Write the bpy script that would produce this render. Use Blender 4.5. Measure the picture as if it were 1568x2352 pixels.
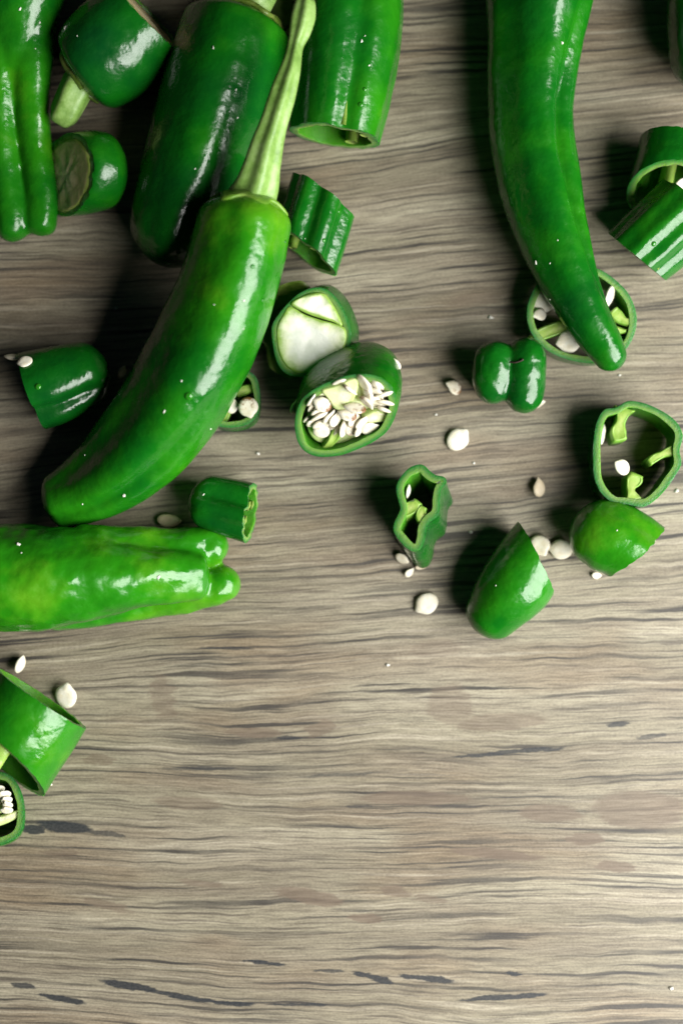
import bpy, math, random
import numpy as np
from mathutils import Vector, Matrix, noise as mnoise
from mathutils.bvhtree import BVHTree

random.seed(7)
for o in list(bpy.data.objects):
    bpy.data.objects.remove(o)
scene = bpy.context.scene
COL = scene.collection
R = math.radians

# ------------------------------------------------------------------ camera
D = 0.33                        # metres from the board to the lens
TILT = R(3)
cam_data = bpy.data.cameras.new("camera")
cam_data.sensor_width = 36
cam_data.lens = 36 * D / 0.2352
cam_data.clip_start = 0.01
cam_data.clip_end = 20
cam_data.dof.use_dof = True
cam_data.dof.focus_distance = D - 0.0150
cam_data.dof.aperture_fstop = 5.6
cam = bpy.data.objects.new("camera", cam_data)
COL.objects.link(cam)
CP = np.array([0, -math.sin(TILT), math.cos(TILT)]) * D
cam.location = CP
cam.rotation_euler = (TILT, 0, 0)
scene.camera = cam

# ------------------------------------------------------------------ light
world = bpy.data.worlds.new("World")
scene.world = world
world.use_nodes = True
bg = world.node_tree.nodes["Background"]
bg.inputs[0].default_value = (0.55, 0.74, 1.0, 1)
bg.inputs[1].default_value = 0.014

AZ, EL, LD = R(-26), R(38), 0.50     # a window off to the side
ldir = Vector((math.cos(EL) * math.cos(AZ), math.cos(EL) * math.sin(AZ), math.sin(EL)))
for k, (off, sx, sy) in enumerate(((-0.107, 0.202, 0.41), (0.107, 0.202, 0.41))):
    ld = bpy.data.lights.new("window_pane_light", 'AREA')
    ld.shape = 'RECTANGLE'
    ld.size, ld.size_y = sx, sy
    ld.energy = 3.9
    ld.color = (1.0, 0.99, 0.96)
    lo = bpy.data.objects.new("window_pane_light", ld)
    COL.objects.link(lo)
    q = (-ldir).to_track_quat('-Z', 'Y')
    lo.rotation_euler = q.to_euler()
    lo.location = ldir * LD + q @ Vector((off, 0, 0))

scene.view_settings.view_transform = 'Standard'
scene.view_settings.look = 'None'
scene.view_settings.exposure = 0.0
scene.view_settings.gamma = 1.0
scene.view_settings.use_curve_mapping = False
scene.render.engine = 'CYCLES'
scene.cycles.use_denoising = True
scene.cycles.max_bounces = 6
scene.cycles.diffuse_bounces = 2
scene.cycles.glossy_bounces = 3
scene.cycles.use_adaptive_sampling = True
scene.cycles.adaptive_threshold = 0.02
scene.cycles.caustics_reflective = False
scene.cycles.caustics_refractive = False

# ------------------------------------------------------------------ helpers
FWD = np.array([0, math.sin(TILT), -math.cos(TILT)])
UPV = np.array([0, math.cos(TILT), math.sin(TILT)])
RGT = np.array([1.0, 0, 0])
PX = 1e-4                        # a photo unit is 0.1 mm on the board


def ray(px, py):
    return FWD * D + RGT * (px - 784) * PX + UPV * (1176 - py) * PX


def at(px, py, z=0.0):
    d = ray(px, py)
    return CP + d * ((z - CP[2]) / d[2])


def on_plane(px, py, P, n):
    d = ray(px, py)
    return CP + d * (np.dot(P - CP, n) / np.dot(d, n))


def dscale(p):
    return np.dot(np.asarray(p) - CP, FWD) / D


def nrm(v):
    v = np.asarray(v, float)
    return v / (np.linalg.norm(v) + 1e-12)


def nz(p, f, seed=0.0):
    return mnoise.noise(Vector((p[0] * f + seed, p[1] * f - seed * 0.7, p[2] * f + seed * 1.3)))


def catmull(P, n=24, closed=False):
    P = np.asarray(P, float)
    m = len(P)
    out = []
    segs = m if closed else m - 1
    for i in range(segs):
        if closed:
            p0, p1, p2, p3 = P[(i - 1) % m], P[i], P[(i + 1) % m], P[(i + 2) % m]
        else:
            p1, p2 = P[i], P[i + 1]
            p0 = P[i - 1] if i > 0 else 2 * p1 - p2
            p3 = P[i + 2] if i + 2 < m else 2 * p2 - p1
        for k in range(n):
            t = k / n
            out.append(0.5 * ((2 * p1) + (-p0 + p2) * t + (2 * p0 - 5 * p1 + 4 * p2 - p3) * t * t
                              + (-p0 + 3 * p1 - 3 * p2 + p3) * t ** 3))
    if not closed:
        out.append(P[-1])
    return np.array(out)


def resample(C, s_new):
    seg = np.linalg.norm(np.diff(C[:, :3], axis=0), axis=1)
    s = np.concatenate([[0], np.cumsum(seg)])
    return np.stack([np.interp(s_new, s, C[:, k]) for k in range(C.shape[1])], 1)


def arclen(C):
    return float(np.linalg.norm(np.diff(C[:, :3], axis=0), axis=1).sum())


class Geo:
    """verts / faces / material index per face / rim value per vert"""
    def __init__(self):
        self.v, self.f, self.m, self.rim = [], [], [], []

    def ring(self, pts, rim=0.0):
        b = len(self.v)
        self.v.extend([tuple(p) for p in pts])
        self.rim.extend([rim] * len(pts))
        return list(range(b, b + len(pts)))

    def point(self, p, rim=0.0):
        self.v.append(tuple(p))
        self.rim.append(rim)
        return len(self.v) - 1

    def bridge(self, a, b, mat=0, flip=False):
        n = len(a)
        for i in range(n):
            j = (i + 1) % n
            q = (a[i], a[j], b[j], b[i])
            self.f.append(q[::-1] if flip else q)
            self.m.append(mat)

    def fan(self, ring, c, mat=0, flip=False):
        n = len(ring)
        for i in range(n):
            t = (ring[i], ring[(i + 1) % n], c)
            self.f.append(t[::-1] if flip else t)
            self.m.append(mat)


def frames(P):
    T = np.gradient(P, axis=0)
    T = T / (np.linalg.norm(T, axis=1)[:, None] + 1e-12)
    N = np.cross(T, np.array([0, 0, 1.0]))
    N = N / (np.linalg.norm(N, axis=1)[:, None] + 1e-12)
    B = np.cross(N, T)
    return T, N, B


def key(v, s):
    """a number, or (s, value) keyframes"""
    if isinstance(v, (int, float)):
        return v
    xs, ys = zip(*v)
    return float(np.interp(s, xs, ys))


def sweep(ctrl, ends=('round', 'round'), kend=(0.5, 0.9), nr=56, na=56, grooves=(), lobe=None,
          flat=1.0, und=0.02, uf=90, seed=0.0, th=None, skew0=(0, 0), skew1=(0, 0), jag=0.0, world_ctrl=False, decay=0.6, ripe=0.0):
    """ctrl: (px, py, z in mm, r in photo units). Hollow with wall th (metres) when th is given."""
    W = []
    for c in ctrl:
        if world_ctrl:
            W.append(c)
            continue
        p = at(c[0], c[1], c[2] * 1e-3)
        W.append((*p, c[3] * PX * dscale(p)))
    C = catmull(W)
    L = arclen(C)
    r0, r1 = C[0, 3], C[-1, 3]
    l0 = min(kend[0] * r0, 0.45 * L) if ends[0] == 'round' else 0
    l1 = min(kend[1] * r1, 0.45 * L) if ends[1] == 'round' else 0
    s = []
    ne = 10
    if l0:
        s += [l0 * (1 - math.cos(a)) for a in np.linspace(0.12, math.pi / 2, ne)[:-1]]
    s += list(np.linspace(l0, L - l1, nr))
    if l1:
        s += [L - l1 + l1 * math.sin(a) for a in np.linspace(0, math.pi / 2 - 0.12, ne)[1:]]
    s = np.array(s)
    Q = resample(C, s)
    T, N, B = frames(Q[:, :3])
    th_a = np.linspace(0, 2 * math.pi, na, endpoint=False)

    def radius(i, inner=False):
        sf = s[i] / L
        mult = 1.0
        if l0 and s[i] < l0:
            mult *= math.sqrt(max(0, 1 - ((l0 - s[i]) / l0) ** 2)) ** 0.9
        if l1 and s[i] > L - l1:
            mult *= math.sqrt(max(0, 1 - ((s[i] - L + l1) / l1) ** 2))
        r = np.full(na, Q[i, 3] * mult)
        f = np.ones(na)
        for (tg, wd, dp) in grooves:
            t0 = R(key(tg, sf))
            d = (th_a - t0 + math.pi) % (2 * math.pi) - math.pi
            f -= key(dp, sf) * np.exp(-(d / R(wd)) ** 2)
        if lobe:
            f += key(lobe[1], sf) * np.cos(lobe[0] * th_a - R(lobe[2]))
        return r * f

    def place(i, r, ext=0.0):
        c = Q[i, :3]
        a = np.cos(th_a) * r
        b = np.sin(th_a) * r * flat
        P = c + a[:, None] * N[i] + b[:, None] * B[i]
        if und:
            for k in range(na):
                u = nz(P[k], uf, seed) * und + nz(P[k], uf * 2.7, seed + 5) * und * 0.35
                P[k] += (P[k] - c) * u
        w0 = max(0, 1 - s[i] / (decay * L)) if ends[0] == 'cut' else 0
        w1 = max(0, 1 - (L - s[i]) / (decay * L)) if ends[1] == 'cut' else 0
        if w0:
            P += ((a * skew0[0] + b * skew0[1]) * w0)[:, None] * T[i]
        if w1:
            P += ((a * skew1[0] + b * skew1[1]) * w1)[:, None] * T[i]
        if jag:
            if s[i] <= 0 and ends[0] == 'cut':
                P += np.array([nz(p, 700, seed + 9) for p in P])[:, None] * T[i] * jag
            if s[i] >= L - 1e-9 and ends[1] == 'cut':
                P += np.array([nz(p, 700, seed + 9) for p in P])[:, None] * T[i] * jag
        return P

    g = Geo()
    rings = []
    for i in range(len(s)):
        rings.append(g.ring(place(i, radius(i)), max(0.0, 1 - (s[i] / L) / ripe) if ripe else 0.0))
    for a, b in zip(rings[:-1], rings[1:]):
        g.bridge(a, b, 0, flip=True)
    info = dict(Q=Q, T=T, N=N, B=B, L=L, l0=l0, l1=l1)
    if th is None:
        for k, e, fl in ((0, ends[0], False), (-1, ends[1], True)):
            if e != 'cut':
                g.fan(rings[k], g.point(C[k, :3], 0.6), 0, flip=fl)
                continue
            last = rings[k]
            R0 = np.array([g.v[q] for q in rings[k]])
            for sc in (0.9, 0.75, 0.6, 0.45, 0.3, 0.15):
                P3 = Q[k, :3] + (R0 - Q[k, :3]) * sc
                P3 = P3 + np.array([nz(p, 700, seed + 4) for p in P3])[:, None] * T[k] * 0.0004
                r_ = g.ring(P3, 0.35 + 0.6 * (1 - sc))
                g.bridge(last, r_, 1, flip=fl)
                last = r_
            g.fan(last, g.point(Q[k, :3], 0.95), 1, flip=fl)
        return g, info
    # hollow
    inn = []
    idx = []
    for i in range(len(s)):
        r = radius(i)
        if r.mean() < th * 1.6:
            continue
        if (l0 and s[i] < th) or (l1 and s[i] > L - th):
            continue
        jit = np.array([1 + 0.12 * nz((math.cos(t) * 3, math.sin(t) * 3, i * 0.08), 1.0, seed + 3) for t in th_a])
        inn.append(g.ring(place(i, np.maximum(r - th * jit, th * 0.3)), 1.0))
        idx.append(i)
    for a, b in zip(inn[:-1], inn[1:]):
        g.bridge(a, b, 1)

    def rim(i, outer, inner, flip, sgn):
        r = radius(i)
        mids = []
        for fr in (0.10, 0.32, 0.7):
            P = place(i, r - th * fr)
            bump = np.array([nz(p, 2200, seed + 2) for p in P]) * 0.00010 + sgn * 0.00004 * math.sin(math.pi * fr)
            P = P + bump[:, None] * T[i]
            mids.append(g.ring(P, fr))
        dup = [g.ring([g.v[q] for q in outer], 0.0), g.ring([g.v[q] for q in inner], 0.85)]
        chain = [dup[0]] + mids + [dup[1]]
        for a, b in zip(chain[:-1], chain[1:]):
            g.bridge(a, b, 1, flip)
    if ends[0] == 'cut':
        rim(0, rings[0], inn[0], False, -1)
    else:
        g.fan(rings[0], g.point(C[0, :3]), 0)
        g.fan(inn[0], g.point(Q[idx[0], :3], 1.0), 1, flip=True)
    if ends[1] == 'cut':
        rim(len(s) - 1, rings[-1], inn[-1], True, 1)
    else:
        g.fan(rings[-1], g.point(C[-1, :3]), 0, flip=True)
        g.fan(inn[-1], g.point(Q[idx[-1], :3], 1.0), 1)
    return g, info


def plane_basis(n):
    u = nrm(np.cross(np.array([0, 1.0, 0]), n))
    v = np.cross(n, u)
    return u, v


def slab(outline, P, n, rings, th=None, N=112, seed=0.0, und=0.015, top_cap=True, top_rim=0.5, jitter=0.12, sharp=False):
    """outline (photo units) of a cut face lying in the plane (P, n), carried down along -n.
    rings: (depth m, scale, du m, dv m). Hollow with wall th, else solid."""
    n = nrm(n)
    u, v = plane_basis(n)
    pts = []
    for (x, y) in outline:
        w = on_plane(x, y, P, n) - P
        pts.append((np.dot(w, u), np.dot(w, v), 0.0))
    C = catmull(pts, 16, closed=True)
    C = np.vstack([C, C[:1]])
    L = arclen(C)
    q = resample(C, np.linspace(0, L, N + 1)[:-1])[:, :2]
    area = 0.5 * np.sum(q[:, 0] * np.roll(q[:, 1], -1) - np.roll(q[:, 0], -1) * q[:, 1])
    if area < 0:
        q = q[::-1].copy()
    cen = q.mean(0)

    def inset(q, d):
        t = np.roll(q, -1, 0) - np.roll(q, 1, 0)
        t = t / (np.linalg.norm(t, axis=1)[:, None] + 1e-12)
        nn = np.stack([-t[:, 1], t[:, 0]], 1)
        o = q + nn * (d[:, None] if isinstance(d, np.ndarray) else d)
        for _ in range(4):
            o = 0.5 * o + 0.25 * (np.roll(o, 1, 0) + np.roll(o, -1, 0))
        return o

    def ring3(q, k, wob=True):
        d, sc, du, dv = rings[k]
        p2 = cen + (q - cen) * sc + np.array([du, dv])
        P3 = P + p2[:, :1] * u + p2[:, 1:] * v - n * d
        if wob and und and k > 0:
            c3 = P + cen[0] * u + cen[1] * v - n * d
            for i in range(len(P3)):
                P3[i] += (P3[i] - c3) * nz(P3[i], 110, seed) * und
        return P3

    g = Geo()
    K = len(rings)
    if th is None:
        qb = inset(q, 0.00035)
        top = g.ring(ring3(qb, 0) + 0, top_rim)
        r0 = g.ring(ring3(q, 0) - n * 0.0003, 0.0)
        g.bridge(r0, top, 1)
        prev = r0
        for k in range(1, K):
            r = g.ring(ring3(q, k), 0.0)
            g.bridge(prev, r, 0, flip=True)
            prev = r
        # domed, uneven face made of shrinking loops
        last = top
        for sc in (0.93, 0.84, 0.74, 0.64, 0.54, 0.44, 0.34, 0.24, 0.14, 0.06):
            qq = cen + (qb - cen) * sc
            P3 = ring3(qq, 0)
            P3 = P3 + np.array([nz(p, 380, seed + 4) for p in P3])[:, None] * n * 0.00035
            r = g.ring(P3, top_rim + (1 - top_rim) * (1 - sc))
            g.bridge(last, r, 1)
            last = r
        g.fan(last, g.point(P + cen[0] * u + cen[1] * v, 1.0), 1)
        d, sc, du, dv = rings[-1]
        p2 = cen + np.array([du, dv])
        g.fan(prev, g.point(P + p2[0] * u + p2[1] * v - n * d, 0.0), 0, flip=True)
        return g, (u, v)
    outer = [g.ring(ring3(q, k), 0.0) for k in range(K)]
    for a, b in zip(outer[:-1], outer[1:]):
        g.bridge(a, b, 0, flip=True)
    jit = np.array([1 + jitter * nz((p[0], p[1], 0), 900, seed + 3) + 0.2 * nz((p[0], p[1], 0), 260, seed + 8) for p in q])
    qi = inset(q, th * jit)
    inner = [g.ring(ring3(qi, k), 1.0) for k in range(K)]
    for a, b in zip(inner[:-1], inner[1:]):
        g.bridge(a, b, 1)
    for k, flip, sgn in ((0, False, 1), (K - 1, True, -1)):
        mids = []
        for fr in (0.10, 0.32, 0.7):
            P3 = ring3(q * (1 - fr) + qi * fr, k)
            b = np.array([nz(p, 2600, seed + 2) for p in P3]) * 0.00010 + 0.00004 * math.sin(math.pi * fr)
            mids.append(g.ring(P3 + b[:, None] * n * sgn, fr))
        ch = [g.ring([g.v[q_] for q_ in outer[k]], 0.0)] + mids + [g.ring([g.v[q_] for q_ in inner[k]], 0.85)]
        for a, b in zip(ch[:-1], ch[1:]):
            g.bridge(a, b, 1, flip)
    return g, (u, v)


def ribbon(path):
    """closed outline round a path of (px, py, half width)"""
    C = catmull([(p[0], p[1], p[2]) for p in path], 6)
    t = np.gradient(C[:, :2], axis=0)
    t = t / (np.linalg.norm(t, axis=1)[:, None] + 1e-9)
    nn = np.stack([-t[:, 1], t[:, 0]], 1)
    a = C[:, :2] + nn * C[:, 2:]
    b = C[:, :2] - nn * C[:, 2:]
    return [tuple(p) for p in a[::2]] + [tuple(p) for p in b[::-1][::2]]


# ------------------------------------------------------------------ materials
def new_mat(name):
    m = bpy.data.materials.new(name)
    m.use_nodes = True
    nt = m.node_tree
    return m, nt, nt.nodes["Principled BSDF"]


def nd(nt, t, **kw):
    n = nt.nodes.new(t)
    for k, v in kw.items():
        setattr(n, k, v)
    return n


def noise_node(nt, vec, scale, detail=3, rough=0.5, dist=0.0):
    n = nd(nt, 'ShaderNodeTexNoise')
    n.inputs['Scale'].default_value = scale
    n.inputs['Detail'].default_value = detail
    n.inputs['Roughness'].default_value = rough
    n.inputs['Distortion'].default_value = dist
    if vec is not None:
        nt.links.new(vec, n.inputs['Vector'])
    return n


def maprange(nt, val, a, b, c=0.0, d=1.0, smooth=True):
    n = nd(nt, 'ShaderNodeMapRange')
    n.interpolation_type = 'SMOOTHSTEP' if smooth else 'LINEAR'
    nt.links.new(val, n.inputs['Value'])
    for k, v in zip(('From Min', 'From Max', 'To Min', 'To Max'), (a, b, c, d)):
        n.inputs[k].default_value = v
    return n.outputs['Result']


def math_node(nt, op, a, b=None):
    n = nd(nt, 'ShaderNodeMath', operation=op)
    for i, x in enumerate((a, b)):
        if x is None:
            continue
        if isinstance(x, (int, float)):
            n.inputs[i].default_value = x
        else:
            nt.links.new(x, n.inputs[i])
    return n.outputs[0]


def mixc(nt, fac, a, b, blend='MIX'):
    n = nd(nt, 'ShaderNodeMix', data_type='RGBA', blend_type=blend)
    for i, x in ((0, fac), (6, a), (7, b)):
        if isinstance(x, (int, float)):
            n.inputs[i].default_value = x
        elif isinstance(x, tuple):
            n.inputs[i].default_value = (*x, 1)
        else:
            nt.links.new(x, n.inputs[i])
    return n.outputs[2]


def ramp(nt, val, stops):
    n = nd(nt, 'ShaderNodeValToRGB')
    cr = n.color_ramp
    while len(cr.elements) < len(stops):
        cr.elements.new(0.5)
    for e, (p, c) in zip(cr.elements, stops):
        e.position = p
        e.color = (*c, 1)
    nt.links.new(val, n.inputs[0])
    return n.outputs[0]


def bump(nt, height, strength, dist, prev=None):
    b = nd(nt, 'ShaderNodeBump')
    b.inputs['Strength'].default_value = strength
    b.inputs['Distance'].default_value = dist
    nt.links.new(height, b.inputs['Height'])
    if prev is not None:
        nt.links.new(prev, b.inputs['Normal'])
    return b.outputs[0]


def sss(p, w, rad, scale):
    p.inputs['Subsurface Weight'].default_value = w
    p.inputs['Subsurface Radius'].default_value = rad
    p.inputs['Subsurface Scale'].default_value = scale


def make_skin():
    m, nt, p = new_mat("pepper_skin")
    tc = nd(nt, 'ShaderNodeTexCoord').outputs['Object']
    oi = nd(nt, 'ShaderNodeObjectInfo')
    sep = nd(nt, 'ShaderNodeSeparateColor')
    nt.links.new(oi.outputs['Color'], sep.inputs[0])
    n1 = noise_node(nt, tc, 55, 3, 0.5)
    n2 = noise_node(nt, tc, 260, 3, 0.6)
    t = math_node(nt, 'ADD', math_node(nt, 'MULTIPLY', math_node(nt, 'SUBTRACT', n1.outputs[0], 0.5), 1.0),
                  math_node(nt, 'MULTIPLY', math_node(nt, 'SUBTRACT', n2.outputs[0], 0.5), 0.25))
    t = math_node(nt, 'ADD', t, sep.outputs[0])
    ripe = nd(nt, 'ShaderNodeAttribute', attribute_name='rim')
    t = math_node(nt, 'ADD', t, math_node(nt, 'MULTIPLY', ripe.outputs['Fac'], 0.34))
    col = ramp(nt, t, [(0.0, (0.002, 0.055, 0.009)), (0.35, (0.004, 0.115, 0.005)), (0.62, (0.020, 0.20, 0.004)),
                       (1.0, (0.13, 0.36, 0.010))])
    nt.links.new(col, p.inputs['Base Color'])
    n3 = noise_node(nt, tc, 700, 3, 0.6)
    n4 = noise_node(nt, tc, 210, 3, 0.5)
    rg = maprange(nt, n2.outputs[0], 0.35, 0.68, 0.16, 0.30)
    nt.links.new(rg, p.inputs['Roughness'])
    p.inputs['Specular IOR Level'].default_value = 0.5
    h = math_node(nt, 'ADD', math_node(nt, 'MULTIPLY', n4.outputs[0], 0.0021), math_node(nt, 'MULTIPLY', n3.outputs[0], math_node(nt, 'MULTIPLY', maprange(nt, n1.outputs[0], 0.42, 0.62), 0.00035)))
    nt.links.new(bump(nt, h, 0.21, 1.0), p.inputs['Normal'])
    return m


def make_flesh():
    m, nt, p = new_mat("pepper_flesh")
    tc = nd(nt, 'ShaderNodeTexCoord').outputs['Object']
    a = nd(nt, 'ShaderNodeAttribute', attribute_name='rim')
    n1 = noise_node(nt, tc, 900, 3, 0.6)
    n0 = noise_node(nt, tc, 120, 2, 0.5)
    t = math_node(nt, 'ADD', a.outputs['Fac'], math_node(nt, 'MULTIPLY', math_node(nt, 'SUBTRACT', n1.outputs[0], 0.5), 0.22))
    col = ramp(nt, t, [(0.0, (0.006, 0.10, 0.014)), (0.16, (0.03, 0.21, 0.03)), (0.42, (0.085, 0.235, 0.05)),
                       (0.78, (0.19, 0.33, 0.075)), (0.98, (0.05, 0.23, 0.010))])
    col = mixc(nt, maprange(nt, n0.outputs[0], 0.5, 0.8, 0, 0.5), col, (0.20, 0.38, 0.04), 'MIX')
    nt.links.new(mixc(nt, 0.5, col, ramp(nt, t, [(0.0, (0.006, 0.10, 0.014)), (0.2, (0.03, 0.17, 0.03)), (0.75, (0.16, 0.31, 0.07)), (1.0, (0.045, 0.21, 0.008))])),
                 p.inputs['Base Color'])
    p.inputs['Roughness'].default_value = 0.40
    vo = nd(nt, 'ShaderNodeTexVoronoi')
    vo.inputs['Scale'].default_value = 2600
    nt.links.new(tc, vo.inputs['Vector'])
    b = bump(nt, vo.outputs['Distance'], 0.5, 0.00012)
    nt.links.new(b, p.inputs['Normal'])
    sss(p, 0.8, (0.45, 1.0, 0.10), 0.0022)
    return m


def make_pith(name, c0, c1, c2, w=0.35, st=(0.0, 0.55, 0.95)):
    m, nt, p = new_mat(name)
    tc = nd(nt, 'ShaderNodeTexCoord').outputs['Object']
    a = nd(nt, 'ShaderNodeAttribute', attribute_name='rim')
    n1 = noise_node(nt, tc, 330, 4, 0.6)
    t = math_node(nt, 'ADD', a.outputs['Fac'], math_node(nt, 'MULTIPLY', math_node(nt, 'SUBTRACT', n1.outputs[0], 0.5), 0.5))
    nt.links.new(ramp(nt, t, [(st[0], c0), (st[1], c1), (st[2], c2)]), p.inputs['Base Color'])
    p.inputs['Roughness'].default_value = 0.42
    n2 = noise_node(nt, tc, 1500, 3, 0.6)
    b = bump(nt, n1.outputs[0], 0.4, 0.0006)
    nt.links.new(bump(nt, n2.outputs[0], 0.4, 0.0001, b), p.inputs['Normal'])
    sss(p, w, (0.8, 1.0, 0.4), 0.0016)
    return m


def make_seed():
    m, nt, p = new_mat("seed_coat")
    tc = nd(nt, 'ShaderNodeTexCoord').outputs['Object']
    oi = nd(nt, 'ShaderNodeObjectInfo')
    sep = nd(nt, 'ShaderNodeSeparateColor')
    nt.links.new(oi.outputs['Color'], sep.inputs[0])
    sx = nd(nt, 'ShaderNodeSeparateXYZ')
    nt.links.new(tc, sx.inputs[0])
    n1 = noise_node(nt, tc, 2.2, 3, 0.6)
    d = math_node(nt, 'ADD', math_node(nt, 'MULTIPLY', sx.outputs[0], -0.55), math_node(nt, 'MULTIPLY', math_node(nt, 'SUBTRACT', n1.outputs[0], 0.5), 1.8))
    tip = math_node(nt, 'MULTIPLY', maprange(nt, d, 0.05, 0.5), sep.outputs[0])
    base = mixc(nt, maprange(nt, n1.outputs[0], 0.3, 0.75), (0.88, 0.85, 0.72), (0.80, 0.73, 0.54))
    base = mixc(nt, sep.outputs[1], base, (0.56, 0.42, 0.24))
    nt.links.new(mixc(nt, tip, base, (0.22, 0.10, 0.035)), p.inputs['Base Color'])
    p.inputs['Roughness'].default_value = 0.42
    n2 = noise_node(nt, tc, 7, 3, 0.6)
    nt.links.new(bump(nt, n2.outputs[0], 0.15, 0.08), p.inputs['Normal'])
    return m


def make_stem(name, c0, c1, c2):
    m, nt, p = new_mat(name)
    tc = nd(nt, 'ShaderNodeTexCoord').outputs['Object']
    n0 = noise_node(nt, tc, 160, 4, 0.6)
    n1 = noise_node(nt, tc, 1100, 3, 0.6)
    t = math_node(nt, 'ADD', math_node(nt, 'MULTIPLY', n0.outputs[0], 0.75), math_node(nt, 'MULTIPLY', n1.outputs[0], 0.25))
    nt.links.new(ramp(nt, t, [(0.32, c0), (0.5, c1), (0.68, c2)]), p.inputs['Base Color'])
    p.inputs['Roughness'].default_value = 0.42
    b = bump(nt, n0.outputs[0], 0.35, 0.0008)
    nt.links.new(bump(nt, n1.outputs[0], 0.25, 0.00015, b), p.inputs['Normal'])
    return m


def make_plain(name, c, rough=0.5, trans=0.0):
    m, nt, p = new_mat(name)
    tc = nd(nt, 'ShaderNodeTexCoord').outputs['Object']
    n0 = noise_node(nt, tc, 900, 3, 0.6)
    nt.links.new(mixc(nt, n0.outputs[0], tuple(x * 0.7 for x in c), tuple(min(1, x * 1.25) for x in c)), p.inputs['Base Color'])
    p.inputs['Roughness'].default_value = rough
    p.inputs['Transmission Weight'].default_value = trans
    if trans:
        p.inputs['IOR'].default_value = 1.33
    return m


SKIN = make_skin()
FLESH = make_flesh()
PITH = make_pith("white_pith", (0.30, 0.47, 0.09), (0.80, 0.83, 0.58), (0.93, 0.93, 0.84), 0.0, (0.22, 0.42, 0.62))
SEPTUM = make_pith("pepper_membrane", (0.15, 0.33, 0.04), (0.30, 0.46, 0.08), (0.46, 0.58, 0.17), 0.4)
DRY = make_pith("dry_membrane", (0.24, 0.34, 0.06), (0.66, 0.54, 0.28), (0.78, 0.68, 0.42), 0.2)
CORE = make_pith("seed_core_flesh", (0.48, 0.62, 0.20), (0.72, 0.77, 0.42), (0.84, 0.85, 0.62), 0.4)
SEED = make_seed()
STEM = make_stem("pepper_stem_rind", (0.10, 0.21, 0.03), (0.21, 0.37, 0.08), (0.34, 0.50, 0.17))
CALYX = make_stem("pepper_calyx_rind", (0.07, 0.20, 0.015), (0.16, 0.33, 0.03), (0.28, 0.42, 0.09))
CALYXB = make_stem("browned_calyx_rind", (0.035, 0.07, 0.012), (0.11, 0.19, 0.02), (0.25, 0.27, 0.08))
DARKTIP = make_plain("dried_stalk", (0.035, 0.022, 0.015), 0.6)
FLECK = make_plain("pale_fleck", (0.75, 0.74, 0.66), 0.4)
WATER = make_plain("water_drop", (0.02, 0.18, 0.01), 0.04)


# ------------------------------------------------------------------ objects
GEO = {}            # object name -> (verts, faces) in world space, for dropping things on them


def tag(o, label, cat, group=None):
    o['label'] = label
    o['category'] = cat
    if group:
        o['group'] = group
    return o


def thing(name, label, cat, loc, group=None):
    o = bpy.data.objects.new(name, None)
    COL.objects.link(o)
    o.empty_display_size = 0.005
    o.location = loc
    return tag(o, label, cat, group)


def wloc(o):
    v = Vector((0, 0, 0))
    while o is not None:
        v = v + o.location
        o = o.parent
    return np.array(v)


def build(name, g, mats, parent=None, tone=0.45, smooth=True, origin=None, tint=0.0):
    me = bpy.data.meshes.new(name)
    V = np.array(g.v, float)
    base = wloc(parent) if parent is not None else np.array(origin if origin is not None else (0, 0, 0), float)
    me.from_pydata((V - base).tolist(), [], g.f)
    for m in mats:
        me.materials.append(m)
    if len(mats) > 1:
        me.polygons.foreach_set('material_index', [min(k, len(mats) - 1) for k in g.m])
    if smooth:
        me.polygons.foreach_set('use_smooth', [True] * len(me.polygons))
    if g.rim and len(g.rim) == len(me.vertices):
        at_ = me.attributes.new('rim', 'FLOAT', 'POINT')
        at_.data.foreach_set('value', g.rim)
    me.validate()
    me.update()
    o = bpy.data.objects.new(name, me)
    COL.objects.link(o)
    o.color = (tone, tint, 0, 1)
    if parent is not None:
        o.parent = parent
    else:
        o.location = base
    GEO[o.name] = (V, g.f)
    return o


_BVH = {}


def drop(px, py, objs):
    """first surface that the sight line through (px, py) meets on the given objects"""
    best = None
    d = Vector(ray(px, py)).normalized()
    for o in objs:
        if o.name not in _BVH:
            V, F = GEO[o.name]
            _BVH[o.name] = BVHTree.FromPolygons([tuple(v) for v in V], [tuple(f) for f in F])
        hit = _BVH[o.name].ray_cast(Vector(CP), d)
        if hit[0] is not None and (best is None or hit[3] < best[2]):
            n = hit[1]
            if n.dot(d) > 0:
                n = -n
            best = (np.array(hit[0]), np.array(n), hit[3])
    return best


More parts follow.
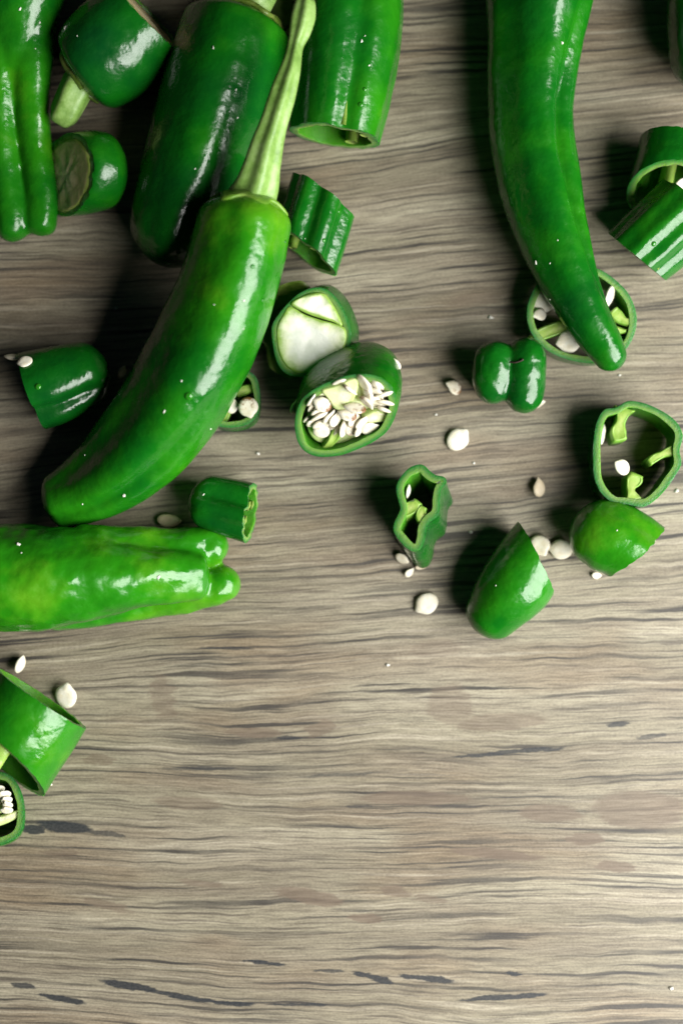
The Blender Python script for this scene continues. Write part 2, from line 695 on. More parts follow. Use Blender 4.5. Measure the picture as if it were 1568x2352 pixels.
def merge_remesh(geos, voxel, smooth_it=10, und=0.0004, uf=110, seed=0.0):
    """fuse overlapping closed sweeps into one continuous body"""
    V, F = [], []
    for g in geos:
        b = len(V)
        V += list(g.v)
        F += [tuple(i + b for i in f) for f in g.f]
    me = bpy.data.meshes.new("fuse")
    me.from_pydata(V, [], F)
    o = bpy.data.objects.new("fuse", me)
    COL.objects.link(o)
    md = o.modifiers.new("r", 'REMESH')
    md.mode = 'VOXEL'
    md.voxel_size = voxel
    sm = o.modifiers.new("s", 'SMOOTH')
    sm.factor = 0.5
    sm.iterations = smooth_it
    dg = bpy.context.evaluated_depsgraph_get()
    ev = o.evaluated_get(dg)
    m2 = bpy.data.meshes.new_from_object(ev)
    g = Geo()
    n = len(m2.vertices)
    co = np.empty(n * 3)
    no = np.empty(n * 3)
    m2.vertices.foreach_get('co', co)
    m2.vertices.foreach_get('normal', no)
    co, no = co.reshape(-1, 3), no.reshape(-1, 3)
    for i in range(n):
        k = nz(co[i], uf, seed) * und + nz(co[i], uf * 3, seed + 4) * und * 0.3
        g.v.append(tuple(co[i] + no[i] * k))
        g.rim.append(0.0)
    for p in m2.polygons:
        g.f.append(tuple(p.vertices))
        g.m.append(0)
    bpy.data.objects.remove(o)
    bpy.data.meshes.remove(me)
    bpy.data.meshes.remove(m2)
    return g


def calyx_geo(c, T, Rb, l0, cover=0.72, nl=6, phase=0.3, seed=0.0, lift=0.00035, thick=0.0006, wav=0.10):
    """collar of sepals lying on a pepper's shoulder; T points from the stem into the fruit"""
    T = nrm(T)
    N = nrm(np.cross(T, np.array([0, 0, 1.0])))
    B = np.cross(N, T)
    g = Geo()
    na = 72
    top, bot = [], []
    for rho in (0.05, 0.25, 0.45, 0.62, 0.78, 0.9, 1.0):
        pt, pb = [], []
        for k in range(na):
            a = 2 * math.pi * k / na
            edge = cover * (1 + wav * math.cos(nl * a + phase) + 0.07 * nz((math.cos(a) * 2, math.sin(a) * 2, 0), 1.5, seed))
            rr = min(rho * edge, 0.985)
            h = l0 * (1 - math.sqrt(max(0, 1 - rr * rr)) ** 1.0)
            lf = lift * (1 + 1.3 * rho ** 4 * (0.5 + 0.5 * math.cos(nl * a + phase + 2)))
            p = c + (N * math.cos(a) + B * math.sin(a)) * rr * Rb + T * h
            w = nz(p, 500, seed) * 0.0002
            pt.append(p - T * (lf + thick + w))
            pb.append(p - T * (lf * 0.2))
        top.append(g.ring(pt, rho))
        bot.append(g.ring(pb, rho))
    for a, b in zip(top[:-1], top[1:]):
        g.bridge(a, b, 0)
    for a, b in zip(bot[:-1], bot[1:]):
        g.bridge(a, b, 0, flip=True)
    g.bridge(top[-1], bot[-1], 0)
    g.fan(top[0], g.point(c - T * (lift + thick)), 0, flip=True)
    g.fan(bot[0], g.point(c), 0)
    return g


# ---- seeds: flat discs with a beak, a few shapes shared by all
def seed_mesh(kind):
    rnd = random.Random(kind)
    g = Geo()
    na = 28
    rings_ = []
    asp = (1.0, 0.88, 0.8, 0.94)[kind]
    for zz, sc in ((1.0, 0.0), (0.92, 0.45), (0.72, 0.74), (0.38, 0.93), (0.0, 1.0), (-0.38, 0.93), (-0.72, 0.74), (-0.92, 0.45), (-1.0, 0.0)):
        pts = []
        for k in range(na):
            a = 2 * math.pi * k / na
            beak = 1 + 0.30 * math.exp(-((((a - math.pi + math.pi) % (2 * math.pi)) - math.pi) / 0.28) ** 2) * (1 if kind != 1 else 0.6)
            a2 = a + math.pi
            r = sc * beak * (1 + 0.05 * math.cos(2 * a + kind) + 0.03 * math.cos(3 * a + kind * 2))
            x, y = math.cos(a2) * r, math.sin(a2) * r * asp
            z = zz * (0.27 + 0.06 * math.sin(kind + 2 * x)) + 0.10 * (x * x - 0.4) * (1 if kind % 2 else -1) * 0.5
            dent = -0.10 * math.exp(-(x * x + y * y) / 0.18) * zz
            pts.append((x, y, z + dent))
        rings_.append(pts)
    idx = []
    for i, p in enumerate(rings_):
        if i in (0, len(rings_) - 1):
            idx.append(g.point(p[0]))
        else:
            idx.append(g.ring(p))
    g.fan(idx[1], idx[0])
    for a, b in zip(idx[1:-2], idx[2:-1]):
        g.bridge(a, b, 0, flip=True)
    g.fan(idx[-2], idx[-1], flip=True)
    me = bpy.data.meshes.new("seed")
    me.from_pydata(g.v, [], g.f)
    me.polygons.foreach_set('use_smooth', [True] * len(me.polygons))
    me.materials.append(SEED)
    me.update()
    return me


SEEDS = [seed_mesh(k) for k in range(4)]


def seed(px, py, rpx, ang, tilt=(0, 0), z=None, P=None, kind=0, brown=0.0, tan=0.0, label=None, parent=None,
         name="pepper_seed", group=None, aspect=1.0, thick=1.0):
    """ang: direction of the beak in the picture plane; tilt: (axis angle, degrees)"""
    if P is None:
        if z is None:
            t = abs(math.sin(R(tilt[1])))
            z = rpx * PX * (0.30 + 0.62 * t)
        else:
            z = z * 1e-3
        P = at(px, py, z)
    r = rpx * PX * dscale(P) * 0.94
    o = bpy.data.objects.new(name, SEEDS[kind])
    COL.objects.link(o)
    ax = Vector((math.cos(R(tilt[0])), math.sin(R(tilt[0])), 0))
    M = Matrix.Rotation(R(tilt[1]), 4, ax) @ Matrix.Rotation(R(ang), 4, 'Z')
    loc = Vector(P)
    if parent is not None:
        o.parent = parent
        loc = loc - Vector(wloc(parent))
    o.matrix_local = Matrix.Translation(loc) @ M @ Matrix.Diagonal((r, r * aspect, r * thick, 1))
    o.color = (brown, tan, 0, 1)
    if label:
        tag(o, label, 'seed', group)
    return o


# ------------------------------------------------------------------ the board
def make_wood():
    m, nt, p = new_mat("grey_oak_board")
    tc = nd(nt, 'ShaderNodeTexCoord').outputs['Object']
    mp = nd(nt, 'ShaderNodeMapping')
    mp.inputs['Scale'].default_value = (100, 100, 100)      # centimetres
    nt.links.new(tc, mp.inputs[0])
    V = mp.outputs[0]
    sx = nd(nt, 'ShaderNodeSeparateXYZ')
    nt.links.new(V, sx.inputs[0])
    X, Y = sx.outputs[0], sx.outputs[1]

    def vec(x, y, z=0.0):
        c = nd(nt, 'ShaderNodeCombineXYZ')
        for i, q in enumerate((x, y, z)):
            if isinstance(q, (int, float)):
                c.inputs[i].default_value = q
            else:
                nt.links.new(q, c.inputs[i])
        return c.outputs[0]

    def mul(a, k):
        return math_node(nt, 'MULTIPLY', a, k)

    def add(a, b):
        return math_node(nt, 'ADD', a, b)

    def cen(a):
        return math_node(nt, 'SUBTRACT', a, 0.5)
    w1 = noise_node(nt, vec(mul(X, 0.10), mul(Y, 0.20), 3.1), 1, 1, 0.5).outputs[0]
    w3 = noise_node(nt, vec(mul(X, 0.85), mul(Y, 1.3), 1.7), 1, 2, 0.55).outputs[0]
    slope = math_node(nt, 'MINIMUM', add(mul(Y, 0.010), 0.085), 0.085)
    Yw = add(math_node(nt, 'SUBTRACT', Y, math_node(nt, 'MULTIPLY', X, slope)), add(mul(cen(w1), 1.3), mul(cen(w3), 0.14)))
    broad = noise_node(nt, vec(mul(X, 0.10), mul(Yw, 0.9), 0.3), 1, 2, 0.5).outputs[0]
    band = noise_node(nt, vec(mul(X, 0.16), mul(Yw, 2.3), 5.0), 1, 2, 0.5).outputs[0]
    line = noise_node(nt, vec(mul(X, 0.20), mul(Yw, 9.0), 9.0), 1, 2, 0.5).outputs[0]
    line2 = noise_node(nt, vec(mul(X, 0.45), mul(Yw, 17.0), 12.0), 1, 2, 0.5).outputs[0]
    fib = noise_node(nt, vec(mul(X, 1.5), mul(Yw, 24), 2.0), 1, 3, 0.65).outputs[0]
    spk = noise_node(nt, vec(mul(X, 16), mul(Y, 26), 4.0), 1, 3, 0.7).outputs[0]
    warm = noise_node(nt, vec(mul(X, 0.22), mul(Yw, 0.7), 15.0), 1, 2, 0.5).outputs[0]
    col = ramp(nt, broad, [(0.30, (0.190, 0.165, 0.114)), (0.5, (0.258, 0.230, 0.164)), (0.68, (0.345, 0.313, 0.232))])
    col = mixc(nt, maprange(nt, warm, 0.45, 0.72, 0, 0.6), col, (0.195, 0.136, 0.082))
    col = mixc(nt, maprange(nt, band, 0.62, 0.32, 0.0, 0.45), col, (0.190, 0.155, 0.115))
    l1 = maprange(nt, line, 0.47, 0.36)
    l2 = maprange(nt, line2, 0.47, 0.34)
    br = noise_node(nt, vec(mul(X, 0.35), mul(Y, 0.8), 21.0), 1, 2, 0.6).outputs[0]
    l1 = mul(l1, maprange(nt, br, 0.30, 0.62, 0.35, 1.0))
    l2 = mul(l2, maprange(nt, br, 0.70, 0.35, 0.35, 1.0))
    col = mixc(nt, mul(l1, 0.95), col, (0.040, 0.036, 0.032))
    col = mixc(nt, mul(l2, 0.75), col, (0.085, 0.070, 0.055))
    col = mixc(nt, maprange(nt, line, 0.56, 0.72, 0.0, 0.5), col, (0.43, 0.385, 0.30))
    tex = add(mul(cen(fib), 1.15), mul(cen(spk), 0.75))
    dk = mixc(nt, 1.0, col, (0.62, 0.60, 0.58), 'MULTIPLY')
    lt = mixc(nt, 1.0, col, (1.38, 1.38, 1.36), 'MULTIPLY')
    col = mixc(nt, maprange(nt, tex, -0.36, 0.36), dk, lt)
    # marks of the timber: brown flecks and dark mineral streaks
    wv = noise_node(nt, vec(mul(X, 1.5), mul(Y, 4.5), 30.0), 1, 5, 0.65)
    wsub = nd(nt, 'ShaderNodeVectorMath', operation='MULTIPLY_ADD')
    nt.links.new(wv.outputs['Color'], wsub.inputs[0])
    wsub.inputs[1].default_value = (1.0, 0.18, 0)
    cmb = nd(nt, 'ShaderNodeVectorMath', operation='ADD')
    nt.links.new(V, cmb.inputs[0])
    cmb.inputs[1].default_value = (-0.5, -0.09, 0)
    nt.links.new(cmb.outputs[0], wsub.inputs[2])
    VW = wsub.outputs[0]

    def marks(lst):
        acc = None
        for (px, py, ln, wd, ang, k) in lst:
            c = at(px, py, 0) * 100
            mm = nd(nt, 'ShaderNodeMapping', vector_type='TEXTURE')
            mm.inputs['Location'].default_value = (c[0], c[1], 0)
            mm.inputs['Rotation'].default_value = (0, 0, R(ang))
            mm.inputs['Scale'].default_value = (ln / 170, wd / 160, 1)
            nt.links.new(VW, mm.inputs[0])
            le = nd(nt, 'ShaderNodeVectorMath', operation='LENGTH')
            nt.links.new(mm.outputs[0], le.inputs[0])
            v = maprange(nt, le.outputs['Value'], 1.0, 0.72, 0.0, k)
            acc = v if acc is None else math_node(nt, 'MAXIMUM', acc, v)
        return acc
    brown = marks([(953, 1833, 240, 30, 0, .7), (711, 2060, 150, 30, -10, .8), (844, 2110, 80, 22, -5, .8), (910, 2048, 60, 22, -12, .7),
                   (984, 2063, 70, 18, -8, .6), (1140, 1962, 210, 22, -5, .9), (1413, 1989, 95, 24, -6, .8), (1339, 1927, 75, 26, 0, .8),
                   (1265, 1866, 140, 38, -2, .7), (1468, 1860, 210, 80, -3, .7), (1031, 1615, 95, 90, 20, .5), (1148, 1658, 210, 36, 3, .6),
                   (375, 1600, 50, 95, 8, .5), (735, 1672, 70, 34, 20, .6), (586, 1683, 125, 22, 0, .7), (230, 1745, 60, 26, -6, .6),
                   (430, 1845, 150, 26, -4, .5), (460, 2030, 110, 14, -8, .6), (250, 2080, 120, 18, -14, .6), (140, 1960, 80, 16, 0, .5),
                   (1000, 1490, 120, 40, 5, .4), (1090, 690, 120, 26, 10, .4), (860, 1150, 150, 60, 8, .35)])
    dark = marks([(150, 1900, 125, 26, -5, 1), (74, 1905, 55, 20, -6, 1), (235, 1915, 110, 9, -6, .7), (300, 2266, 140, 17, -10, 1),
                  (430, 2290, 150, 11, -9, 1), (530, 2304, 110, 10, -3, 1), (690, 2309, 140, 6, 0, .9), (149, 2294, 115, 15, -12, 1),
                  (59, 2265, 65, 9, -6, .9), (610, 2211, 90, 10, -8, 1), (984, 2248, 130, 13, -7, 1), (860, 2247, 95, 13, -18, 1),
                  (765, 2230, 60, 8, -4, .8), (1152, 2290, 200, 12, 4, 1), (1183, 2237, 24, 9, -4, 1), (1164, 1728, 260, 9, 5, .9),
                  (1420, 1663, 60, 10, 3, .9), (820, 1850, 60, 8, 0, .6), (1500, 1690, 80, 8, 8, .7), (660, 1695, 50, 7, 0, .8),
                  (450, 1765, 160, 8, 0, .6), (780, 1780, 200, 7, 3, .6), (520, 1490, 120, 7, 0, .6), (800, 2090, 90, 6, -4, .4)])
    col = mixc(nt, mul(brown, 0.95), col, mixc(nt, maprange(nt, fib, 0.3, 0.7), (0.120, 0.087, 0.060), (0.178, 0.132, 0.094)))
    col = mixc(nt, mul(dark, 0.93), col, mixc(nt, maprange(nt, spk, 0.35, 0.7), (0.008, 0.012, 0.018), (0.035, 0.038, 0.042)))
    nt.links.new(col, p.inputs['Base Color'])
    p.inputs['Roughness'].default_value = 0.52
    p.inputs['Specular IOR Level'].default_value = 0.5
    nt.links.new(bump(nt, spk, 0.25, 0.0002), p.inputs['Normal'])
    return m


bw, bh, bt = 0.45, 0.45, 0.012
bv = [(x, y, z) for z in (-bt, 0) for (x, y) in ((-bw, -bh), (bw, -bh), (bw, bh), (-bw, bh))]
me = bpy.data.meshes.new("table_top")
me.from_pydata(bv, [], [(3, 2, 1, 0), (4, 5, 6, 7), (0, 1, 5, 4), (1, 2, 6, 5), (2, 3, 7, 6), (3, 0, 4, 7)])
me.materials.append(make_wood())
board = bpy.data.objects.new("table_top", me)
COL.objects.link(board)
board['kind'] = 'structure'

# ------------------------------------------------------------------ whole peppers
SK = [SKIN, FLESH]
FLK = {}            # surfaces that carry flecks


def stem_geo(ctrl, seed, ridges=5, amp=0.06, kend=(0.3, 0.35), ends=('round', 'cut')):
    return sweep(ctrl, ends=ends, kend=kend, nr=44, na=40, lobe=(ridges, amp, 20), und=0.05, uf=220, seed=seed)[0]


def whole(label, ctrl, grooves, seed, tone, kend=(0.30, 0.9), lobe=None, und=0.02, flat=1.0, group="whole green peppers", ripe=0.32):
    p0 = at(ctrl[-1][0], ctrl[-1][1], 0)
    t = thing("green_pepper", label, "pepper", p0, group)
    g, inf = sweep(ctrl, ends=('round', 'round'), kend=kend, nr=90, na=88, grooves=grooves, seed=seed, lobe=lobe, und=und, flat=flat, ripe=ripe)
    b = build("body", g, SK, t, tone)
    return t, b, inf


# the big pepper in the middle, propped on its neighbours
main, main_body, inf = whole(
    "whole bright green pepper with long pale stem, lying diagonally over the others",
    [(574, 446, 26, 100), (562, 520, 25, 108), (534, 640, 23, 113), (488, 765, 20.5, 119), (430, 880, 18, 121), (365, 975, 15, 117),
     (298, 1048, 12.5, 106), (228, 1105, 9.5, 90), (165, 1140, 8, 72), (106, 1164, 7, 60)],
    [(58, 26, [(0, 0.0), (0.42, 0.02), (0.58, 0.09), (0.75, 0.19), (0.90, 0.17), (1, 0.04)]),
     (130, 11, [(0, 0), (0.42, 0.0), (0.55, 0.08), (0.75, 0.13), (0.95, 0.16), (1, 0.1)]),
     (205, 16, [(0, 0.02), (0.3, 0.05), (0.8, 0.06), (1, 0.02)]),
     (75, 16, [(0, 0.06), (0.1, 0.04), (0.3, 0.0), (1, 0)]), (150, 16, [(0, 0.06), (0.1, 0.04), (0.25, 0.0), (1, 0)])],
    1.3, 0.50, kend=(0.60, 0.55), und=0.030, lobe=(3, [(0, 0.02), (0.2, 0.07), (0.5, 0.07), (0.7, 0.02), (1, 0)], 330))
g = calyx_geo(inf['Q'][0, :3], inf['T'][2], 100 * PX * dscale(inf['Q'][0, :3]), inf['l0'], 0.78, 6, 0.4, 2.0, lift=0.0002, thick=0.0005, wav=0.16)
mc = build("calyx", g, [CALYX], main)
g = stem_geo([(580, 452, 25, 54), (590, 422, 27.5, 47), (601, 378, 29, 40), (612, 335, 30, 35), (628, 285, 31, 30), (652, 205, 32, 27), (668, 152, 32.5, 21), (677, 108, 32.5, 17),
              (688, 72, 32.5, 23), (695, 40, 32.5, 26), (700, 8, 32.5, 22), (702, -4, 32.5, 18)], 3.0, amp=0.13, kend=(0.1, 0.4))
build("stem", g, [STEM, DARKTIP], main)

# pepper lying behind it, its skin tone darkened to carry the shade
back, back_body, inf = whole(
    "whole green pepper with shade-darkened skin tone and browned calyx, lying behind the long-stemmed pepper",
    [(556, 24, 13.5, 112), (540, 80, 13.2, 126), (508, 190, 13, 130), (472, 310, 12.6, 126), (435, 420, 11.8, 116), (400, 520, 10.4, 102), (368, 610, 8.6, 78)],
    [(140, 26, [(0, 0.03), (0.5, 0.05), (1, 0.08)]), (70, 20, [(0, 0.02), (0.6, 0.04), (1, 0.1)])],
    4.4, 0.25, kend=(0.28, 0.9), lobe=(3, 0.06, 300))
g = calyx_geo(inf['Q'][0, :3], inf['T'][2], 112 * PX * dscale(inf['Q'][0, :3]), inf['l0'], 0.86, 5, 1.1, 5.0)
build("calyx", g, [CALYXB], back)
g = stem_geo([(560, 30, 13.5, 50), (582, 10, 15.5, 42), (602, -15, 16.5, 36), (620, -60, 17.5, 33), (636, -110, 18.5, 30)], 6.0, amp=0.05)
build("stem", g, [STEM, DARKTIP], back)

# two-legged pepper at the edge
gs = []
gs.append(sweep([(50, -120, 12, 105), (52, -20, 11, 98), (48, 80, 9.6, 76), (42, 180, 7.6, 52), (42, 280, 5, 28)], kend=(0.6, 0.9), nr=40, na=40)[0])
gs.append(sweep([(80, -60, 11, 64), (76, 60, 10.4, 56), (72, 170, 9.6, 46), (77, 270, 8.2, 38), (87, 360, 6.6, 37), (96, 450, 5.4, 38), (95, 545, 4.6, 37)], kend=(0.6, 0.8), nr=60, na=36)[0])
gs.append(sweep([(20, -60, 11, 64), (2, 100, 9.8, 56), (-2, 210, 8.6, 48), (0, 310, 7.2, 42), (12, 400, 6, 41), (26, 480, 5.1, 41), (33, 556, 4.6, 38)], kend=(0.6, 0.8), nr=60, na=36)[0])
g = merge_remesh(gs, 0.00055, 12, 0.0004, 120, 2.0)
legs = thing("green_pepper", "whole green pepper whose end splits into two long smooth legs", "pepper", at(60, 500, 0), "whole green peppers")
legs_body = build("body", g, [SKIN], legs, 0.46)

# horizontal pepper with the three-fingered end
gs = []
gs.append(sweep([(-150, 1322, 15, 118), (0, 1326, 13.6, 122), (110, 1326, 12.8, 119), (220, 1312, 10.8, 99), (320, 1296, 8.4, 71)], kend=(0.6, 0.8), nr=44, na=48)[0])
gs.append(sweep([(150, 1276, 12, 72), (300, 1270, 9, 62), (400, 1264, 7.2, 53), (470, 1256, 5.9, 47), (524, 1252, 4.8, 40)], kend=(0.6, 0.85), nr=44, na=36)[0])
gs.append(sweep([(0, 1330, 14.6, 115), (130, 1332, 14.4, 105), (230, 1331, 14.0, 90), (320, 1326, 12.9, 73), (400, 1322, 11, 61), (480, 1322, 8.8, 51)], kend=(0.6, 0.45), nr=44, na=40, grooves=[(60, 30, [(0, 0), (0.7, 0.1), (1, 0.12)])])[0])
gs.append(sweep([(100, 1394, 9.5, 60), (240, 1394, 7, 43), (320, 1386, 5.4, 39), (400, 1372, 4.7, 41), (480, 1352, 4.6, 45), (548, 1322, 4.4, 40)], kend=(0.6, 0.85), nr=44, na=36)[0])
g = merge_remesh(gs, 0.0005, 4, 0.00055, 150, 8.0)
fing = thing("green_pepper", "whole light green pepper lying level, its end parted into three stubby fingers", "pepper", at(300, 1322, 0), "whole green peppers")
fing_body = build("body", g, [SKIN], fing, 0.64)

# long curved pepper
curv, curv_body, inf = whole(
    "whole long curved green pepper with a creased flank, its tip resting on a slice",
    [(1262, -130, 12, 112), (1242, -40, 12.6, 124), (1224, 110, 11, 106), (1214, 240, 10, 95), (1220, 345, 9.8, 92), (1242, 450, 10.2, 88), (1270, 550, 11.2, 79),
     (1306, 645, 12.3, 66), (1348, 730, 13, 54), (1388, 795, 12.6, 43), (1418, 848, 11.8, 31)],
    [([(0, 146), (0.33, 138), (0.5, 130), (0.62, 136), (0.8, 150), (1, 160)], 9, [(0, 0.03), (0.22, 0.10), (0.36, 0.26), (0.6, 0.28), (0.75, 0.18), (0.87, 0.03), (1, 0)]),
     (163, 13, [(0, 0.0), (0.25, -0.05), (0.5, -0.10), (0.7, -0.06), (0.85, 0), (1, 0)]),
     (108, 16, [(0, -0.05), (0.5, -0.06), (0.8, -0.02), (1, 0)]),
     (48, 30, [(0, 0.16), (0.5, 0.14), (0.8, 0.08), (1, 0.0)])],
    7.1, 0.34, kend=(0.4, 0.9), und=0.030, ripe=0.0)

# pepper flank at the frame's edge; its shade is in the skin tone
edge, edge_body, inf = whole(
    "whole green pepper at the upper corner, shade toned into its skin, only a flank in view",
    [(1660, -120, 12, 110), (1652, 0, 12, 118), (1650, 120, 11.4, 112), (1660, 220, 9.6, 92)],
    [(60, 22, 0.06)], 9.9, 0.2)

ls = thing("pepper_offcut", "short yellowish green stem offcut squeezed between the two long pepper stems", "pepper piece", at(648, 30, 0))
build("stalk", stem_geo([(634, -70, 4, 30), (642, -20, 4, 30), (650, 30, 4, 28), (656, 84, 3.6, 24)], 66.0, amp=0.05, kend=(0.5, 0.8), ends=('round', 'round')), [STEM], ls)

# ------------------------------------------------------------------ cut pieces seen from the side
def piece(name, label, ctrl, ends, seed, tone, th=0.0016, part="wall", group="cut pepper pieces", **kw):
    c = ctrl[len(ctrl) // 2]
    t = thing(name, label, "pepper piece", at(c[0], c[1], 0), group)
    g, inf = sweep(ctrl, ends=ends, nr=kw.pop('nr', 40), na=kw.pop('na', 88), seed=seed, th=th, **kw)
    b = build(part, g, SK, t, tone)
    return t, b, inf


def membrane(t, inf, i, ang, reach, wid, depth, mat=SEPTUM, sink=0.0006, end=0, name="membrane", frac=0.9):
    """a rib of pale flesh inside a hollow piece, from the wall at angle ang towards the middle"""
    Q, T, N, B = inf['Q'], inf['T'], inf['N'], inf['B']
    k = 0 if end == 0 else -1
    sg = 1 if end == 0 else -1
    c, r = Q[k, :3], Q[k, 3]
    a = R(ang)
    dr = N[k] * math.cos(a) + B[k] * math.sin(a)
    side = np.cross(T[k], dr)
    g = Geo()
    rings_ = []
    nn = 14
    for d in np.linspace(sink, depth, 6):
        pts = []
        for q in range(nn):
            u = 2 * math.pi * q / nn
            rad = r * (1 - reach * (0.5 - 0.5 * math.cos(u))) * frac
            w = wid * math.sin(u) * (0.65 + 0.5 * (0.5 - 0.5 * math.cos(u)))
            p = c + dr * rad + side * w + T[k] * d * sg
            pts.append(p + dr * nz(p, 600, ang) * 0.0004)
        rings_.append(g.ring(pts, 0.5))
    for x, y in zip(rings_[:-1], rings_[1:]):
        g.bridge(x, y, 0)
    g.fan(rings_[0], g.point(np.mean([g.v[j] for j in rings_[0]], 0) - T[k] * sg * 0.0003, 0.8), 0)
    g.fan(rings_[-1], g.point(np.mean([g.v[j] for j in rings_[-1]], 0), 0.4), 0, flip=True)
    return build(name, g, [mat], t)


# stem end with a stub of stem
t, stub_wall, inf = piece("pepper_stem_end", "cut stem end of a dark green pepper with a short pale stem stub",
                   [(178, 182, 11, 74), (206, 160, 11.6, 104), (262, 112, 12.2, 117), (345, 42, 12, 112)], ('round', 'cut'), 11.0, 0.22,
                   kend=(0.35, 0), und=0.03, jag=0.0004, skew1=(0, -0.3))
g = calyx_geo(inf['Q'][0, :3], inf['T'][3], 74 * PX * dscale(inf['Q'][0, :3]), inf['l0'], 0.9, 5, 0.2, 3.0)
build("calyx", g, [CALYXB], t)
build("stem", stem_geo([(190, 178, 12, 40), (176, 205, 12.5, 38), (162, 232, 12, 36), (148, 262, 11, 33), (140, 276, 10, 26)], 12.0), [STEM, DARKTIP], t)
g = sweep([(262, 108, 12.2, 70), (300, 78, 12.2, 92), (341, 45, 12, 97)], ends=('round', 'cut'), kend=(0.6, 0), nr=14, na=48, und=0.05, uf=300, seed=16, skew1=(0, -0.3), decay=0.95)[0]
build("pith", g, [DRY, DRY], t)

# rounded end piece with dry tan inside
t, dry_wall, inf = piece("pepper_end_piece", "small rounded pepper end showing dry tan pith on its cut face",
                  [(155, 402, 9.6, 92), (205, 396, 9.6, 92), (258, 390, 9, 82), (292, 388, 8, 60)], ('cut', 'round'), 13.0, 0.42,
                  kend=(0, 0.75), skew0=(0.05, 0.82), jag=0.0006, decay=0.97)
g = sweep([(152, 403, 9.6, 80), (200, 398, 9.6, 80), (275, 391, 9, 55)], ends=('cut', 'round'), kend=(0, 0.6), nr=12, na=48, und=0.06, uf=300, seed=14, skew0=(0.05, 0.82), decay=0.97)[0]
build("pith", g, [DRY, DRY], t)

# big cut pepper behind the stem
t, big_wall, inf = piece("pepper_half", "large cut pepper body with a deep lengthwise groove and hollow cut end",
                  [(810, -140, 12.6, 118), (806, -20, 12.7, 124), (800, 90, 12.7, 126), (786, 200, 12, 118), (769, 312, 11.2, 108)], ('round', 'cut'), 15.0, 0.46,
                  kend=(0.5, 0), grooves=[(102, 13, [(0, 0.05), (0.5, 0.13), (1, 0.17)]), (30, 18, [(0, 0.03), (1, 0.10)]), (170, 16, [(0, 0.02), (1, 0.08)])],
                  nr=70, jag=0.0003, th=0.0021)
for a in (102, 30, 165, 240):
    membrane(t, inf, 0, a, 0.38, 0.0016, 0.03, SEPTUM, end=1, frac=0.88)

# ridged chunk beside the stem
t, ridge_wall, inf = piece("pepper_chunk", "glossy ridged pepper chunk lying beside the pale stem of the big pepper",
                    [(704, 580, 9, 80), (722, 516, 9.2, 83), (742, 448, 9.2, 83)], ('cut', 'cut'), 17.0, 0.33, und=0.012, flat=0.92,
                    grooves=[(95, 15, 0.22), (38, 17, 0.20), (150, 18, 0.14), (250, 22, 0.12), (320, 20, 0.10)], skew0=(-0.38, 0.15), skew1=(-0.36, 0), th=0.0015)
membrane(t, inf, 0, 60, 0.5, 0.0011, 0.008, end=0, frac=0.62)
membrane(t, inf, 0, 215, 0.4, 0.0011, 0.008, end=0, frac=0.7)

# tip piece at the far side of the big pepper
t, dark_tip_wall, inf = piece("pepper_tip", "dark green pepper tip with two shiny ridges and a white seed on it",
                       [(76, 898, 9.5, 92), (120, 886, 9.5, 90), (170, 868, 9, 82), (212, 852, 8.5, 72), (250, 838, 8, 58)], ('cut', 'round'), 19.0, 0.22,
                       kend=(0, 0.8), grooves=[(44, 13, [(0, 0.24), (0.6, 0.20), (1, 0.02)]), (120, 24, [(0, 0.05), (1, 0.03)])], skew0=(0.06, 0), und=0.015)

# small grooved tip between the two lying peppers
t, groove_wall, inf = piece("pepper_tip", "small dark grooved pepper tip with pale ribs in its cut end",
                     [(436, 1140, 7, 44), (470, 1150, 7.5, 60), (520, 1164, 8, 66), (574, 1178, 8.3, 70)], ('round', 'cut'), 21.0, 0.25,
                     kend=(0.9, 0), grooves=[(108, 19, [(0, 0.05), (0.4, 0.28), (1, 0.34)]), (50, 16, [(0, 0.0), (0.5, 0.1), (1, 0.16)])], skew1=(0.10, -0.10), jag=0.0005, th=0.0014)
for a in (118, 48, 230):
    membrane(t, inf, 0, a, 0.5, 0.0012, 0.012, end=1, sink=0.0002, frac=0.60)

# tips at the lower side
t, tip_a, inf = piece("pepper_tip", "bright green cone-shaped pepper tip, cut edge facing two cream seeds",
               [(1229, 1281, 8.6, 82), (1196, 1324, 8.6, 84), (1162, 1368, 8, 78), (1130, 1410, 6.6, 64), (1098, 1452, 5, 48)], ('cut', 'round'), 23.0, 0.50,
               kend=(0, 0.75), grooves=[(110, 30, [(0, 0.03), (1, 0.02)])], skew0=(-0.50, 0.05), und=0.022, jag=0.0003)
t, tip_b, inf = piece("pepper_tip", "light green rounded pepper tip with a ragged cut edge, lying under the ring slice",
               [(1460, 1268, 8.4, 82), (1430, 1249, 8.6, 84), (1392, 1230, 8.6, 84), (1352, 1214, 7.6, 74), (1314, 1198, 6.4, 60)], ('cut', 'round'), 25.0, 0.66,
               kend=(0, 0.8), grooves=[(50, 24, [(0, 0.20), (0.4, 0.12), (1, 0.0)]), (130, 20, [(0, 0.05), (1, 0)])], skew0=(-0.30, 0.0), und=0.03, jag=0.0005)

